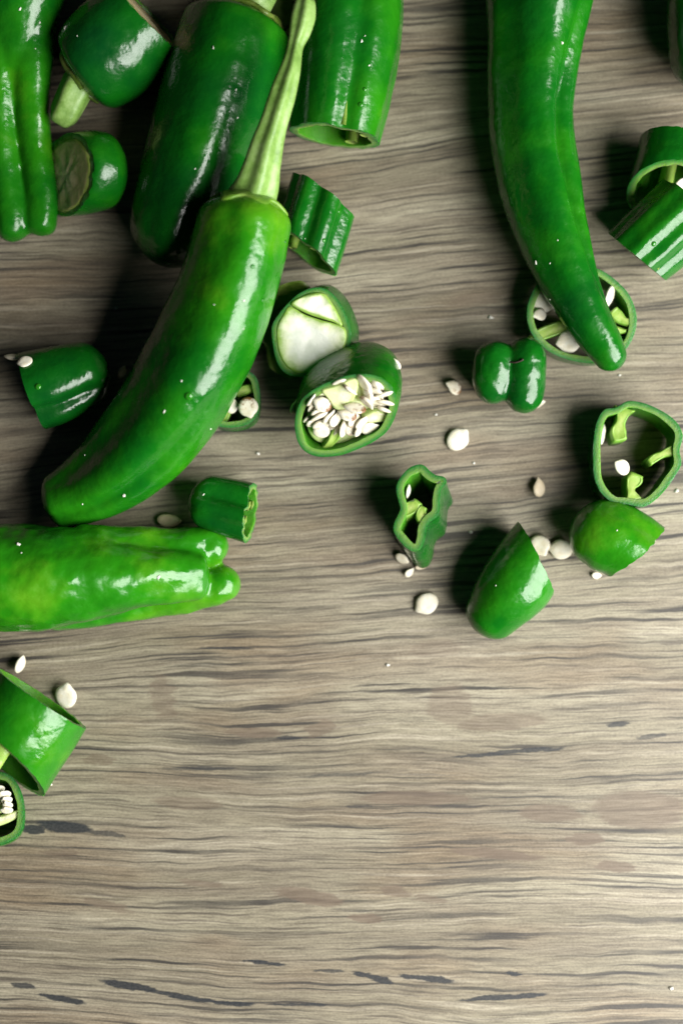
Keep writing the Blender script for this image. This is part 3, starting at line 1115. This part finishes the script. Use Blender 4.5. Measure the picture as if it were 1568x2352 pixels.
# two tubes at the far edge
t, tube_a, inf = piece("pepper_tube", "hollow pepper tube with its dark arched opening, above a ridged chunk",
                [(1534, 438, 9.4, 92), (1545, 390, 9.4, 92), (1556, 325, 9, 86)], ('cut', 'cut'), 27.0, 0.30, th=0.0017, skew0=(0.1, 0.5), und=0.02, jag=0.0003)
membrane(t, inf, 0, 262, 0.9, 0.0015, 0.012, end=0, sink=0.0004, frac=0.85)
sd = seed(1562, 424, 17, 60, (30, 40), z=12, kind=1, brown=0.3, parent=t, name="seed")
t, tube_b, inf = piece("pepper_chunk", "glossy wet pepper chunk with several ridges, its cut end full of pale ribs",
                [(1462, 590, 9, 86), (1510, 545, 9.5, 90), (1580, 480, 10, 90)], ('cut', 'cut'), 29.0, 0.42, th=0.0017, und=0.015,
                grooves=[(80, 13, 0.12), (45, 13, 0.12), (115, 16, 0.08), (150, 14, 0.10), (230, 20, 0.08), (300, 20, 0.08)], skew0=(0.12, -0.22))
for a in (80, 45, 120, 155):
    membrane(t, inf, 0, a, 0.30, 0.0024, 0.014, end=0, sink=0.0002, frac=0.88)

# wide band of pepper at the near edge
t, band_wall, inf = piece("pepper_chunk", "wide bright green pepper band with a white seed behind its shiny skin",
                   [(6, 1742, 11.5, 126), (48, 1676, 12, 127), (94, 1602, 12, 126)], ('cut', 'cut'), 31.0, 0.60, th=0.0016, und=0.018, jag=0.0002,
                   skew0=(-0.12, 0.50), skew1=(-0.05, 0.1))
membrane(t, inf, 0, 95, 0.22, 0.0032, 0.012, end=0, sink=0.0004)
membrane(t, inf, 0, 140, 0.25, 0.002, 0.014, end=0, sink=0.0004)
sd = seed(101, 1790, 20, -35, (-35, 30), z=6.0, kind=2, parent=t, name="seed")

# ------------------------------------------------------------------ slices seen from above
def slice_(name, label, outline, c, zc, n, rings, th, seed_, tone, group="pepper ring slices", **kw):
    t = thing(name, label, "pepper slice", at(c[0], c[1], 0), group)
    n = nrm(n)
    P = at(c[0], c[1], zc * 1e-3)
    g, uv = slab(outline, P, n, rings, th, seed=seed_, **kw)
    b = build("wall", g, SK, t, tone)
    return t, b, P, n


def rib(t, path, P, n, depth, dn=0.0, mat=SEPTUM, name="membrane", seed_=0.0, lean=(0, 0), parent=None, spread=1.0):
    """pale rib inside a slice; path of (px, py, half width), top dn metres below the cut face"""
    g, _ = slab(ribbon(path), P - n * dn, n, [(0, 1, 0, 0), (depth * 0.35, spread, lean[0] * 0.35, lean[1] * 0.35), (depth, spread, lean[0], lean[1])],
                None, N=56, seed=seed_, und=0.05, top_rim=0.35)
    return build(name, g, [mat, mat], parent or t)


# the ring with three ribs
O27 = [(1438, 922), (1461, 922), (1487, 929), (1519, 944), (1545, 962), (1561, 983), (1566, 1006), (1559, 1034), (1563, 1055), (1560, 1075), (1538, 1110),
       (1517, 1136), (1494, 1156), (1475, 1164), (1456, 1162), (1436, 1158), (1412, 1158), (1390, 1143), (1375, 1126), (1364, 1098), (1361, 1066),
       (1361, 1031), (1364, 996), (1371, 966), (1387, 941), (1413, 936)]
t, ring_a, P, n = slice_("pepper_ring", "open ring slice with three pale ribs and a seed in the middle", O27, (1462, 1045), 11.0, (-0.04, 0.02, 1),
                         [(0, 1, 0, 0), (0.003, 1.0, 0, 0), (0.0075, 0.995, 0, 0), (0.0105, 0.985, 0, 0)], 0.0016, 41.0, 0.30)
ra = t
rib(t, [(1434, 936, 23), (1430, 950, 15), (1424, 970, 12), (1420, 990, 18), (1424, 1012, 14)], P, n, 0.0085, 0.0003, seed_=1)
rib(t, [(1555, 1032, 18), (1543, 1035, 13), (1522, 1042, 9), (1502, 1052, 10), (1490, 1062, 8)], P, n, 0.0085, 0.0006, seed_=2)
rib(t, [(1453, 1152, 25), (1450, 1140, 15), (1447, 1122, 10), (1456, 1102, 19), (1462, 1088, 14)], P, n, 0.0085, 0.0002, seed_=3)
seed(1428, 1073, 21, 150, (60, 18), z=11.4, kind=1, brown=0.25, parent=t, name="seed")
seed(1383, 1000, 22, 80, (82, 74), z=8.5, kind=0, parent=t, name="seed", aspect=0.9)

# figure-of-eight slice, leaning
O26 = [(959, 1067), (973, 1069), (986, 1081), (1000, 1091), (1016, 1094), (1024, 1101), (1023, 1111), (1013, 1124), (1010, 1145), (1009, 1171), (1002, 1188),
       (986, 1200), (979, 1218), (976, 1239), (967, 1259), (951, 1267), (933, 1259), (916, 1241), (904, 1222), (904, 1204), (913, 1184), (919, 1169),
       (915, 1153), (910, 1132), (911, 1112), (922, 1093), (939, 1075)]
t, eight, P, n = slice_("pepper_slice", "narrow pinched slice shaped like a figure of eight, standing on end", O26, (962, 1168), 14.0, (-0.05, 0.06, 1),
                        [(0, 1, 0, 0), (0.004, 1.0, 0.0004, -0.0008), (0.009, 0.99, 0.0012, -0.0018), (0.0135, 0.98, 0.0019, -0.0028)], 0.0017, 43.0, 0.26)
rib(t, [(924, 1172, 18), (938, 1168, 16), (952, 1160, 14), (960, 1150, 9)], P, n, 0.008, 0.0004, seed_=5, lean=(0.0012, -0.0012))
rib(t, [(982, 1190, 7), (976, 1191, 11), (968, 1189, 14), (967, 1175, 12), (972, 1163, 8)], P, n, 0.008, 0.0002, seed_=6, lean=(0.0010, -0.0012))
seed(937, 1130, 15, 85, (80, 70), z=12.0, kind=0, parent=t, name="seed", aspect=0.9)

# slice under the curved pepper's tip
O8 = [(1335, 615), (1375, 618), (1420, 650), (1448, 685), (1461, 735), (1448, 785), (1418, 818), (1375, 834), (1320, 830), (1268, 812), (1228, 780), (1210, 735),
      (1214, 690), (1240, 645), (1285, 622)]
t, ring_b, P, n = slice_("pepper_ring", "wide ring slice holding white seeds, half hidden under the curved pepper's tip", O8, (1335, 725), 7.2, (0.02, -0.05, 1),
                         [(0, 1, 0, 0), (0.003, 1.0, 0, 0), (0.0068, 0.98, 0, 0)], 0.00150, 45.0, 0.30)
rb = t
rib(t, [(1218, 780, 8), (1240, 768, 14), (1275, 755, 15), (1310, 745, 16), (1350, 740, 14)], P, n, 0.005, 0.0006, seed_=7)
rib(t, [(1456, 742, 12), (1436, 738, 9), (1418, 725, 14), (1406, 712, 12)], P, n, 0.005, 0.0003, seed_=8)
rib(t, [(1438, 760, 4), (1420, 758, 8), (1400, 750, 8)], P, n, 0.005, 0.0003, seed_=9)
for i, (x, y, r_, a, tl, z, k) in enumerate(((1248, 695, 28, 40, (30, 25), 5.0, 0), (1240, 722, 19, 200, (100, 30), 5.5, 2), (1306, 785, 29, 190, (0, 12), 6.2, 3),
                                             (1398, 682, 26, 70, (70, 66), 6.5, 0), (1292, 690, 26, 20, (0, 10), 4.5, 1))):
    seed(x, y, r_, a, tl, z=z, kind=k, parent=t, name="seed")

# little cup under the big pepper
O17 = [(535, 852), (565, 850), (588, 866), (597, 900), (596, 935), (586, 962), (560, 978), (520, 982), (488, 972), (470, 940), (472, 900), (495, 865)]
t, cup, P, n = slice_("pepper_ring", "small dark ring slice with a brown-tipped round seed, tucked beside the big pepper", O17, (535, 918), 8.0, (0, -0.10, 1),
                      [(0, 1, 0, 0), (0.004, 1.0, 0, -0.0004), (0.0074, 0.97, 0, -0.0010)], 0.0014, 47.0, 0.30)
rib(t, [(592, 890, 8), (575, 892, 10), (555, 898, 12), (540, 905, 10)], P, n, 0.005, 0.0012, seed_=10)
rib(t, [(505, 975, 12), (515, 950, 14), (522, 925, 14)], P, n, 0.005, 0.0012, seed_=11)
seed(570, 934, 25, -75, (0, 8), z=8.6, kind=3, brown=1.0, tan=0.12, parent=t, name="seed")
seed(532, 932, 19, 100, (0, 20), z=7.0, kind=1, parent=t, name="seed")

# ring at the near edge
O23 = [(-20, 1772), (20, 1778), (44, 1806), (56, 1845), (57, 1890), (46, 1918), (20, 1936), (-15, 1944), (-60, 1936), (-95, 1905), (-108, 1860), (-98, 1815), (-65, 1783)]
t, ring_c, P, n = slice_("pepper_ring", "ring slice cut off by the frame edge, white seeds packed inside", O23, (-25, 1858), 10.0, (0.08, 0.07, 1),
                         [(0, 1, 0, 0), (0.004, 1.0, -0.0004, -0.0006), (0.0095, 0.96, -0.0012, -0.0014)], 0.0016, 49.0, 0.48)
rc = t
rib(t, [(50, 1868, 7), (35, 1872, 9), (10, 1882, 11), (-25, 1892, 12)], P, n, 0.006, 0.0004, mat=CORE, seed_=12)
rib(t, [(-40, 1800, 22), (-20, 1840, 26), (-15, 1870, 22)], P, n, 0.006, 0.0010, mat=CORE, seed_=13)
for i, (x, y, a) in enumerate(((12, 1826, 30), (16, 1838, 20), (18, 1849, 10), (16, 1861, 5), (-2, 1815, 40), (-10, 1845, 0))):
    seed(x, y, 19, a + 90, (a, 62), z=10.5 - 0.2 * i, kind=i % 4, parent=t, name="seed", aspect=0.85)

# chunk with the seed cluster
O14 = [(677, 982), (679, 955), (687, 928), (702, 908), (733, 887), (769, 872), (805, 861), (843, 859), (874, 867), (897, 885), (909, 910), (912, 933), (905, 962),
       (887, 992), (856, 1015), (818, 1033), (779, 1046), (733, 1049), (702, 1038), (684, 1015)]
t, clus, P, n = slice_("pepper_chunk", "stout pepper chunk with its core packed full of cream seeds", O14, (795, 955), 19.5, (-0.08, -0.60, 0.79),
                       [(0, 1, 0, 0), (0.0025, 1.03, 0, 0), (0.006, 1.05, 0, 0), (0.010, 1.05, 0, 0), (0.014, 1.0, 0, 0), (0.0172, 0.88, 0, 0)], 0.0017, 51.0, 0.44,
                       group="cut pepper pieces", N=128)
cl = t
u, v = plane_basis(n)


def zc_(zx, zy):
    return 574.2 + zx * 0.2563, 602.9 + zy * 0.2563


core = []
g, _ = slab([zc_(*q) for q in ((640, 1150), (760, 1110), (880, 1050), (960, 1060), (960, 1160), (930, 1230), (880, 1310), (790, 1330), (730, 1290), (690, 1220))],
            P + n * 0.0004, n, [(0, 1, 0, 0), (0.002, 1.05, 0, 0), (0.011, 0.9, 0, 0)], None, N=64, seed=3, und=0.1, top_rim=0.3)
core1 = build("seed_core", g, [CORE, CORE], t)
g, _ = slab([zc_(*q) for q in ((1000, 1390), (1080, 1340), (1160, 1340), (1240, 1370), (1210, 1430), (1120, 1440), (1040, 1450))],
            P - n * 0.0008, n, [(0, 1, 0, 0), (0.002, 1.05, 0, 0), (0.010, 0.9, 0, 0)], None, N=48, seed=4, und=0.1, top_rim=0.3)
core2 = build("seed_core", g, [CORE, CORE], t)
g, _ = slab([zc_(*q) for q in ((940, 1050), (1050, 1040), (1170, 1080), (1200, 1120), (1120, 1180), (1030, 1250), (950, 1230), (940, 1140))],
            P - n * 0.0012, n, [(0, 1, 0, 0), (0.002, 1.0, 0, 0), (0.010, 0.9, 0, 0)], None, N=48, seed=5, und=0.1, top_rim=0.5)
core3 = build("seed_core", g, [CORE, CORE], t)
rib(t, [(*zc_(660, 1690), 9), (*zc_(720, 1620), 10), (*zc_(770, 1540), 12), (*zc_(800, 1420), 9), (*zc_(830, 1320), 10)], P, n, 0.010, 0.0012, seed_=14)
rib(t, [(*zc_(500, 1210), 6), (*zc_(560, 1200), 5), (*zc_(640, 1170), 8), (*zc_(720, 1160), 12)], P, n, 0.010, 0.0002, mat=CORE, seed_=15)
g, _ = slab([(798 + (x - 795) * 0.80, 950 + (y - 957) * 0.78) for (x, y) in O14], P - n * 0.0026, n, [(0, 1, 0, 0), (0.002, 1.0, 0, 0), (0.006, 1.0, 0, 0)], None, N=64, seed=9, und=0.02, top_rim=0.15)
build("added_pale_floor", g, [CORE, CORE], t)  # floor added under the seeds, pale so the gaps don't render black
nrmrot = Vector((0, 0, 1)).rotation_difference(Vector(n)).to_matrix().to_4x4()


def cseed(zx, zy, r_, ang, tilt, up, kind=0, brown=0.0, par=core1, aspect=1.0, tan=0.0):
    """seed in the cluster: zx, zy from the enlarged view, up = metres above the cut face"""
    x, y = zc_(zx, zy)
    Q = on_plane(x, y, P + n * up, n)
    r = r_ * PX * dscale(Q)
    o = bpy.data.objects.new("seed", SEEDS[kind])
    COL.objects.link(o)
    o.parent = par
    ax = Vector((math.cos(R(tilt[0])), math.sin(R(tilt[0])), 0))
    M = nrmrot @ Matrix.Rotation(R(tilt[1]), 4, ax) @ Matrix.Rotation(R(ang), 4, 'Z')
    o.matrix_local = Matrix.Translation(Vector(Q) - Vector(wloc(par))) @ M @ Matrix.Diagonal((r, r * aspect, r, 1))
    o.color = (brown, 0.10, 0, 1)


for a in ((650, 1275, 20, 150, (150, 30), 0.0010, 0, 1.0, core1, 0.9), (565, 1285, 18, 60, (60, 55), -0.0002, 1, 0, core1, 0.9), (530, 1390, 19, 50, (50, 55), -0.0016, 2, 0, core1, 1),
          (612, 1385, 20, 30, (30, 55), 0.0004, 0, 0, core1, 0.9), (570, 1430, 20, 40, (35, 45), -0.0012, 3, 0, core1, 1), (640, 1450, 22, 35, (30, 40), -0.0006, 1, 0, core1, 1),
          (640, 1515, 21, 100, (20, 18), -0.0010, 0, 0, core1, 1), (705, 1390, 20, 55, (55, 55), 0.0000, 2, 0, core1, 1), (765, 1410, 20, 75, (75, 50), -0.0002, 3, 0, core1, 1),
          (600, 1340, 17, 30, (30, 45), 0.0006, 3, 0, core1, 0.8),
          (840, 1495, 20, 82, (82, 62), -0.0006, 0, 0, core2, 1), (912, 1480, 20, 95, (90, 30), -0.0010, 1, 0.5, core2, 1), (972, 1505, 18, 75, (75, 62), -0.0006, 2, 0, core2, 1),
          (1070, 1490, 22, 30, (20, 22), -0.0012, 3, 0, core2, 1), (930, 1420, 18, 80, (80, 40), -0.0004, 0, 0.6, core2, 1), (1000, 1440, 18, 60, (60, 40), -0.0004, 1, 0, core2, 1),
          (875, 1365, 20, 160, (170, 45), 0.0008, 0, 1.0, core1, 0.8), (945, 1305, 24, 172, (175, 62), 0.0014, 1, 1.0, core1, 0.7), (885, 1135, 19, -45, (-40, 60), 0.0012, 2, 0.9, core1, 0.8),
          (1040, 1250, 21, -50, (-50, 45), 0.0008, 3, 0.8, core3, 0.8), (1020, 1080, 24, -60, (-58, 40), 0.0004, 0, 0.25, core3, 0.8), (1055, 1180, 22, -70, (-65, 40), 0.0002, 1, 0.6, core3, 0.8),
          (1120, 1110, 20, -65, (-60, 45), -0.0004, 2, 0, core3, 1), (1130, 1170, 20, -50, (-40, 40), -0.0002, 3, 0, core3, 1), (1195, 1185, 21, 20, (20, 55), -0.0004, 0, 0, core3, 1),
          (1205, 1255, 20, -12, (-10, 55), -0.0002, 1, 0, core3, 0.9), (1200, 1318, 19, -25, (-22, 60), -0.0004, 2, 0, core3, 0.9), (1110, 1240, 19, 0, (0, 35), -0.0004, 3, 0.1, core3, 1),
          (800, 1070, 18, 20, (25, 50), -0.0002, 1, 0, core3, 0.7), (1150, 1100, 18, -50, (-45, 50), -0.0008, 1, 0, core3, 1), (545, 1240, 17, 60, (58, 66), 0.0002, 2, 0.3, core1, 0.8)):
    cseed(a[0], a[1], a[2], a[3], a[4], a[5], a[6], a[7], a[8], a[9])
# a lower tier of seeds, set round the core like spokes
rs = random.Random(5)
for k in range(20):
    a = R(150 + k * 12.5)
    zx, zy = 880 + math.cos(a) * 285 + rs.uniform(-25, 25), 1300 - math.sin(a) * 185 + rs.uniform(-20, 20)
    dg_ = math.degrees(a)
    cseed(zx, zy, rs.uniform(17, 20), dg_ + 180 + rs.uniform(-12, 12), (dg_, rs.uniform(35, 62)), -0.0018 - rs.uniform(0, 0.0006), k % 4, 0.0, core2 if k % 2 else core1, 0.92)

# stem end seen from its white pith side
O13 = [(624, 770), (626, 745), (640, 722), (660, 698), (687, 674), (718, 661), (746, 663), (771, 682), (788, 708), (800, 738), (806, 765), (800, 800), (775, 835),
       (730, 858), (690, 866), (664, 862), (646, 848), (632, 820)]
t = thing("pepper_stem_end", "pale cut stem end with solid white pith facing up", "pepper piece", at(715, 765, 0), "cut pepper pieces")
P = at(715, 765, 13.5e-3)
n = nrm((-0.04, -0.14, 1))
g, _ = slab(O13, P, n, [(0, 1, 0, 0), (0.002, 1.02, 0.0004, 0.0002), (0.006, 1.04, 0.0012, 0.0006), (0.009, 0.98, 0.0016, 0.0008), (0.011, 0.7, 0.0012, 0.0006)], 0.0014, seed=53)
pith_wall = build("wall", g, SK, t, 0.36)
pin = [(637, 770), (640, 745), (652, 724), (668, 706), (665, 702), (690, 688), (718, 679), (742, 679), (756, 690), (770, 712), (782, 735), (792, 760), (788, 796),
       (765, 825), (728, 846), (692, 852), (668, 846), (652, 832), (641, 808)]
g, _ = slab([(x, y) for (x, y) in ((634, 770), (637, 744), (650, 722), (664, 703), (700, 722), (735, 734), (765, 742), (790, 752), (796, 768), (790, 800), (766, 830), (728, 850),
                                   (690, 857), (668, 850), (652, 834), (640, 810))],
            P + n * 0.0003, n, [(0, 1, 0, 0), (0.002, 1.0, 0, 0), (0.006, 0.97, 0, 0)], None, N=80, seed=6, und=0.02, top_rim=0.28)
build("pith", g, [PITH, PITH], t)
g, _ = slab([(667, 698), (690, 682), (718, 672), (744, 674), (757, 688), (772, 712), (786, 748), (763, 739), (736, 731), (702, 719)],
            P + n * 0.0005, n, [(0, 1, 0, 0), (0.002, 1.0, 0, 0), (0.006, 0.97, 0, 0)], None, N=64, seed=7, und=0.02, top_rim=0.22)
build("pith", g, [PITH, PITH], t)
# calyx collar showing past the rim, and the stem stub underneath
Pc = P - n * 0.0050 + np.array([-0.0026, 0.0008, 0])
g = calyx_geo(Pc - n * 0.0035, n, 0.0112, 0.005, 0.95, 5, 0.8, 7.0, wav=0.14)
build("calyx", g, [CALYXB], t)

# two-lobed end
t = thing("pepper_tip", "dark green two-lobed pepper bottom with a tiny dried stalk in its cleft", "pepper piece", at(1170, 868, 0), "cut pepper pieces")
gs = [sweep([(1142, 786, 8.5, 40), (1134, 835, 9.5, 50), (1132, 880, 8.5, 48), (1138, 928, 7, 34)], kend=(0.9, 0.9), nr=24, na=40)[0],
      sweep([(1208, 782, 8.5, 38), (1207, 830, 10, 47), (1203, 890, 9, 48), (1194, 946, 7, 36)], kend=(0.9, 0.9), nr=24, na=40)[0],
      sweep([(1106, 848, 7, 44), (1170, 850, 7.9, 53), (1232, 858, 7, 48)], kend=(0.6, 0.6), nr=20, na=40)[0],
      sweep([(1136, 800, 4.6, 40), (1136, 860, 4.6, 48), (1142, 925, 4.6, 40)], kend=(0.8, 0.8), nr=16, na=40)[0],
      sweep([(1206, 795, 4.6, 40), (1204, 860, 4.6, 48), (1196, 940, 4.6, 38)], kend=(0.8, 0.8), nr=16, na=40)[0]]
g = merge_remesh(gs, 0.0004, 9, 0.00035, 200, 33.0)
lobes = build("body", g, [SKIN], t, 0.26)
hit = drop(1180, 833, [lobes])
hp = hit[0]
W = [(*(hp + np.array([-0.0010, 0.0002, -0.0004])), 0.00022), (*(hp + np.array([0.0002, 0.0, 0.0004])), 0.0002), (*(hp + np.array([0.0014, 0.0003, 0.0009])), 0.0002),
     (*(hp + np.array([0.0019, 0.0007, 0.0010])), 0.00036)]
g = sweep(W, kend=(0.5, 0.8), nr=14, na=12, world_ctrl=True)[0]
build("dried_stalk", g, [DARKTIP], t)

# ------------------------------------------------------------------ seeds lying loose
G = "loose seeds on the board"


def drop_seed(px, py, rpx, ang, objs, label, lift=0.9, follow=0.7, **kw):
    h = drop(px, py, objs)
    n_ = nrm(np.array([0, 0, 1.0]) * (1 - follow) + h[1] * follow)
    z_ax = Vector((0, 0, 1))
    ax = z_ax.cross(Vector(n_))
    deg = math.degrees(z_ax.angle(Vector(n_)))
    axa = math.degrees(math.atan2(ax.y, ax.x))
    return seed(px, py, rpx, ang, (axa, deg), P=h[0] + h[1] * rpx * PX * 0.27 * lift, label=label, group=G, **kw)


drop_seed(60, 833, 27 * 0.62, 190, [dark_tip_wall], "round white seed stuck on the dark ridged pepper tip", kind=0)
seed(33, 820, 21, 175, (178, 66), z=12.5, kind=1, tan=0.25, label="thin seed on edge hanging past the dark ridged tip's rim", group=G, aspect=0.9)
seed(904, 836, 21, 150, (-38, 50), z=16.0, kind=3, label="oval white seed clinging to the seed-filled chunk's outer skin", group=G, aspect=0.75)
seed(676, 936, 18, 70, (68, 60), z=14.0, kind=2, tan=0.35, label="yellowish seed on edge beside the seed-filled chunk's rim", group=G, aspect=0.9)
seed(387, 1196, 27, 0, (0, 14), kind=1, tan=0.75, label="tan seed half under the three-fingered pepper", group=G, aspect=0.75)
seed(280, 856, 15, 70, (60, 60), kind=0, tan=0.4, label="pale seed edge peeping out beside the big pepper's shaded flank", group=G)
seed(1043, 890, 21, 160, (100, 30), kind=2, brown=1.0, tan=0.2, label="brown and cream seed between the seed-filled chunk and the two-lobed bottom", group=G)
seed(1050, 1010, 27, 45, (0, 6), kind=0, label="plump white seed with its beak pointing up, above the figure-of-eight slice", group=G)
seed(1230, 928, 20, 15, (18, 62), kind=1, label="thin white seed on edge at the foot of the two-lobed bottom", group=G)
seed(1237, 1122, 22, 95, (90, 32), kind=2, tan=0.6, brown=0.0, label="brownish seed lying alone before the three-ribbed ring", group=G)
seed(1238, 1252, 26, -60, (-60, 16), kind=3, tan=0.2, label="cream seed touching the cone-shaped tip's cut edge", group=G)
seed(1288, 1262, 26, 170, (0, 8), kind=0, tan=0.15, label="cream seed tucked against the light green ragged tip", group=G)
seed(980, 1386, 27, 215, (0, 8), kind=0, tan=0.08, label="round white seed lying below the figure-of-eight slice", group=G)
seed(922, 1283, 17, -30, (-25, 45), kind=1, tan=0.2, label="small seed half hidden under the figure-of-eight slice", group=G)
seed(939, 1316, 13, 45, (45, 40), kind=2, tan=0.1, label="smallest white seed chip near the figure-of-eight slice's foot", group=G)
seed(966, 1302, 15, 10, (8, 40), kind=3, tan=0.5, label="flat brownish seed chip just under the figure-of-eight slice", group=G, aspect=0.6, thick=0.6)
seed(152, 1600, 29, 80, (-30, 22), kind=0, label="large white seed behind the wide pepper band", group=G)
seed(47, 1527, 21, 75, (72, 66), kind=1, tan=0.05, label="white seed standing on edge above the wide pepper band", group=G)
seed(1368, 1322, 11, 0, (0, 30), kind=1, label="tiny white seed chip under the light green ragged tip", group=G)

# crumbs
def crumb(px, py, r, label, k):
    rnd = random.Random(k)
    g = Geo()
    P0 = at(px, py, 0)
    rr = r * PX
    pts = []
    for i in range(7):
        a = 2 * math.pi * i / 7
        q = rr * rnd.uniform(0.6, 1.1)
        pts.append(P0 + np.array([math.cos(a) * q, math.sin(a) * q * rnd.uniform(0.5, 1), 0.00005]))
    b = g.ring(pts)
    tp = g.ring([P0 + (p - P0) * 0.6 + np.array([0, 0, rr * rnd.uniform(0.3, 0.7)]) for p in pts])
    g.bridge(b, tp)
    g.fan(tp, g.point(P0 + np.array([0, 0, rr * 0.7])))
    g.fan(b, g.point(P0 + np.array([0, 0, 0.00003])), flip=True)
    o = build("pepper_crumb", g, [FLECK], None, origin=P0)
    tag(o, label, "crumb", "pale crumbs on the board")


for k, (x, y, r, lb) in enumerate((
        (890, 1527, 6, "tiny white crumb alone on bare wood below the loose round seed"),
        (1540, 2270, 8, "white crumb on bare wood near the lowest corner of the board"),
        (1126, 730, 8, "pale crumb in the shade of the curved pepper"),
        (1087, 1063, 5, "tiny crumb beside the plump white seed"),
        (1422, 800 + 62, 5, "tiny crumb in front of the curved pepper's tip"),
        (1552, 1128, 7, "white crumb beside the three-ribbed ring's outer wall"),
        (1080, 1222, 6, "pale sliver between the figure-of-eight slice and the cone-shaped tip"),
        (592, 1042, 7, "pale crumb below the seed-filled chunk's shaded foot"),
        (268, 708, 6, "faint crumb in the shade behind the dark ridged tip"),
        (1000, 940 + 12, 5, "tiny crumb right of the seed-filled chunk's face"))):
    crumb(x, y, r, lb, k)

# flecks and drops stuck to the skins
def fleck(px, py, r, o, k):
    h = drop(px, py, [o])
    if h is None:
        return
    rnd = random.Random(k * 13 + 1)
    n_ = nrm(h[1])
    a_ = nrm(np.cross(n_, (0.3, 0.9, 0.1)))
    b_ = np.cross(n_, a_)
    rr = r * PX * 0.75
    g = Geo()
    pts = []
    for i in range(5):
        an = 2 * math.pi * i / 5 + rnd.uniform(-.4, .4)
        q = rr * rnd.uniform(0.5, 1.3)
        pts.append(h[0] + a_ * math.cos(an) * q * 0.7 + b_ * math.sin(an) * q - n_ * 0.00004)
    b = g.ring(pts)
    tp = g.ring([h[0] + (p - h[0]) * 0.7 + n_ * rr * rnd.uniform(0.25, 0.6) for p in pts])
    g.bridge(b, tp)
    g.fan(tp, g.point(h[0] + n_ * rr * 0.5))
    build("fleck", g, [FLECK], o.parent, smooth=False)


def water(px, py, r, o):
    h = drop(px, py, [o])
    if h is None:
        return
    n_ = nrm(h[1])
    a_ = nrm(np.cross(n_, (0.3, 0.9, 0.1)))
    b_ = np.cross(n_, a_)
    rr = r * PX
    g = Geo()
    prev = None
    for ph in np.linspace(0, math.pi / 2 * 0.92, 6):
        pts = [h[0] + (a_ * math.cos(2 * math.pi * i / 16) + b_ * math.sin(2 * math.pi * i / 16)) * rr * math.cos(ph) + n_ * (rr * 0.55 * math.sin(ph) - 0.00003) for i in range(16)]
        r_ = g.ring(pts)
        if prev:
            g.bridge(prev, r_)
        else:
            g.fan(r_, g.point(h[0] - n_ * 0.00006), flip=True)
        prev = r_
    g.fan(prev, g.point(h[0] + n_ * (rr * 0.55 - 0.00003)))
    build("water_drop", g, [WATER], o.parent)


for k, (x, y, r, o) in enumerate((
        (417, 875, 6, main_body), (378, 945, 5, main_body), (484, 985, 4, main_body), (492, 700, 4, main_body), (560, 690, 5, main_body), (195, 1045, 5, main_body),
        (190, 1158, 5, main_body), (285, 1138, 5, main_body), (560, 755, 4, main_body), (612, 640, 3, main_body), (590, 560, 3, main_body),
        (545, 270, 6, back_body), (542, 205, 5, back_body), (448, 388, 5, back_body), (490, 110, 5, back_body), (468, 330, 3, back_body), (530, 150, 3, back_body),
        (150, 65, 6, stub_wall), (178, 82, 4, stub_wall), (92, 52, 4, legs_body), (82, 112, 4, legs_body), (46, 22, 7, legs_body),
        (43, 1250, 7, fing_body), (50, 1270, 5, fing_body), (366, 1325, 8, fing_body), (260, 1350, 3, fing_body),
        (1290, 98, 6, curv_body), (1230, 603, 5, curv_body), (1262, 605, 4, curv_body), (1262, 688, 4, curv_body), (1200, 630, 3, curv_body),
        (1280, 552, 4, curv_body), (1170, 520, 3, curv_body), (1240, 330, 3, curv_body),
        (830, 95, 5, big_wall), (848, 150, 5, big_wall), (838, 82, 4, big_wall),
        (417, 1080 + 50, 5, groove_wall), (468, 1135, 6, groove_wall), (1138, 1345, 4, tip_a), (1416, 1218, 4, tip_b), (1416, 1190, 3, tip_b), (110, 1560 + 60, 3, band_wall),
        (700, 548, 4, ridge_wall))):
    if r > 3:
        fleck(x, y, r * (0.8 + 0.5 * ((k * 7) % 5) / 4), o, k)
for (x, y, r, o) in ((434, 910, 9, main_body), (580, 612, 5, main_body), (604, 690, 5, main_body), (88, 888, 7, dark_tip_wall), (779, 486, 6, ridge_wall), (744, 552, 5, ridge_wall),
                     (828, 240, 6, big_wall), (838, 205, 5, big_wall), (1500, 560, 6, tube_b), (655, 555, 4, main_body), (665, 575, 4, main_body)):
    water(x, y, r, o)
print("objects", len(bpy.data.objects))
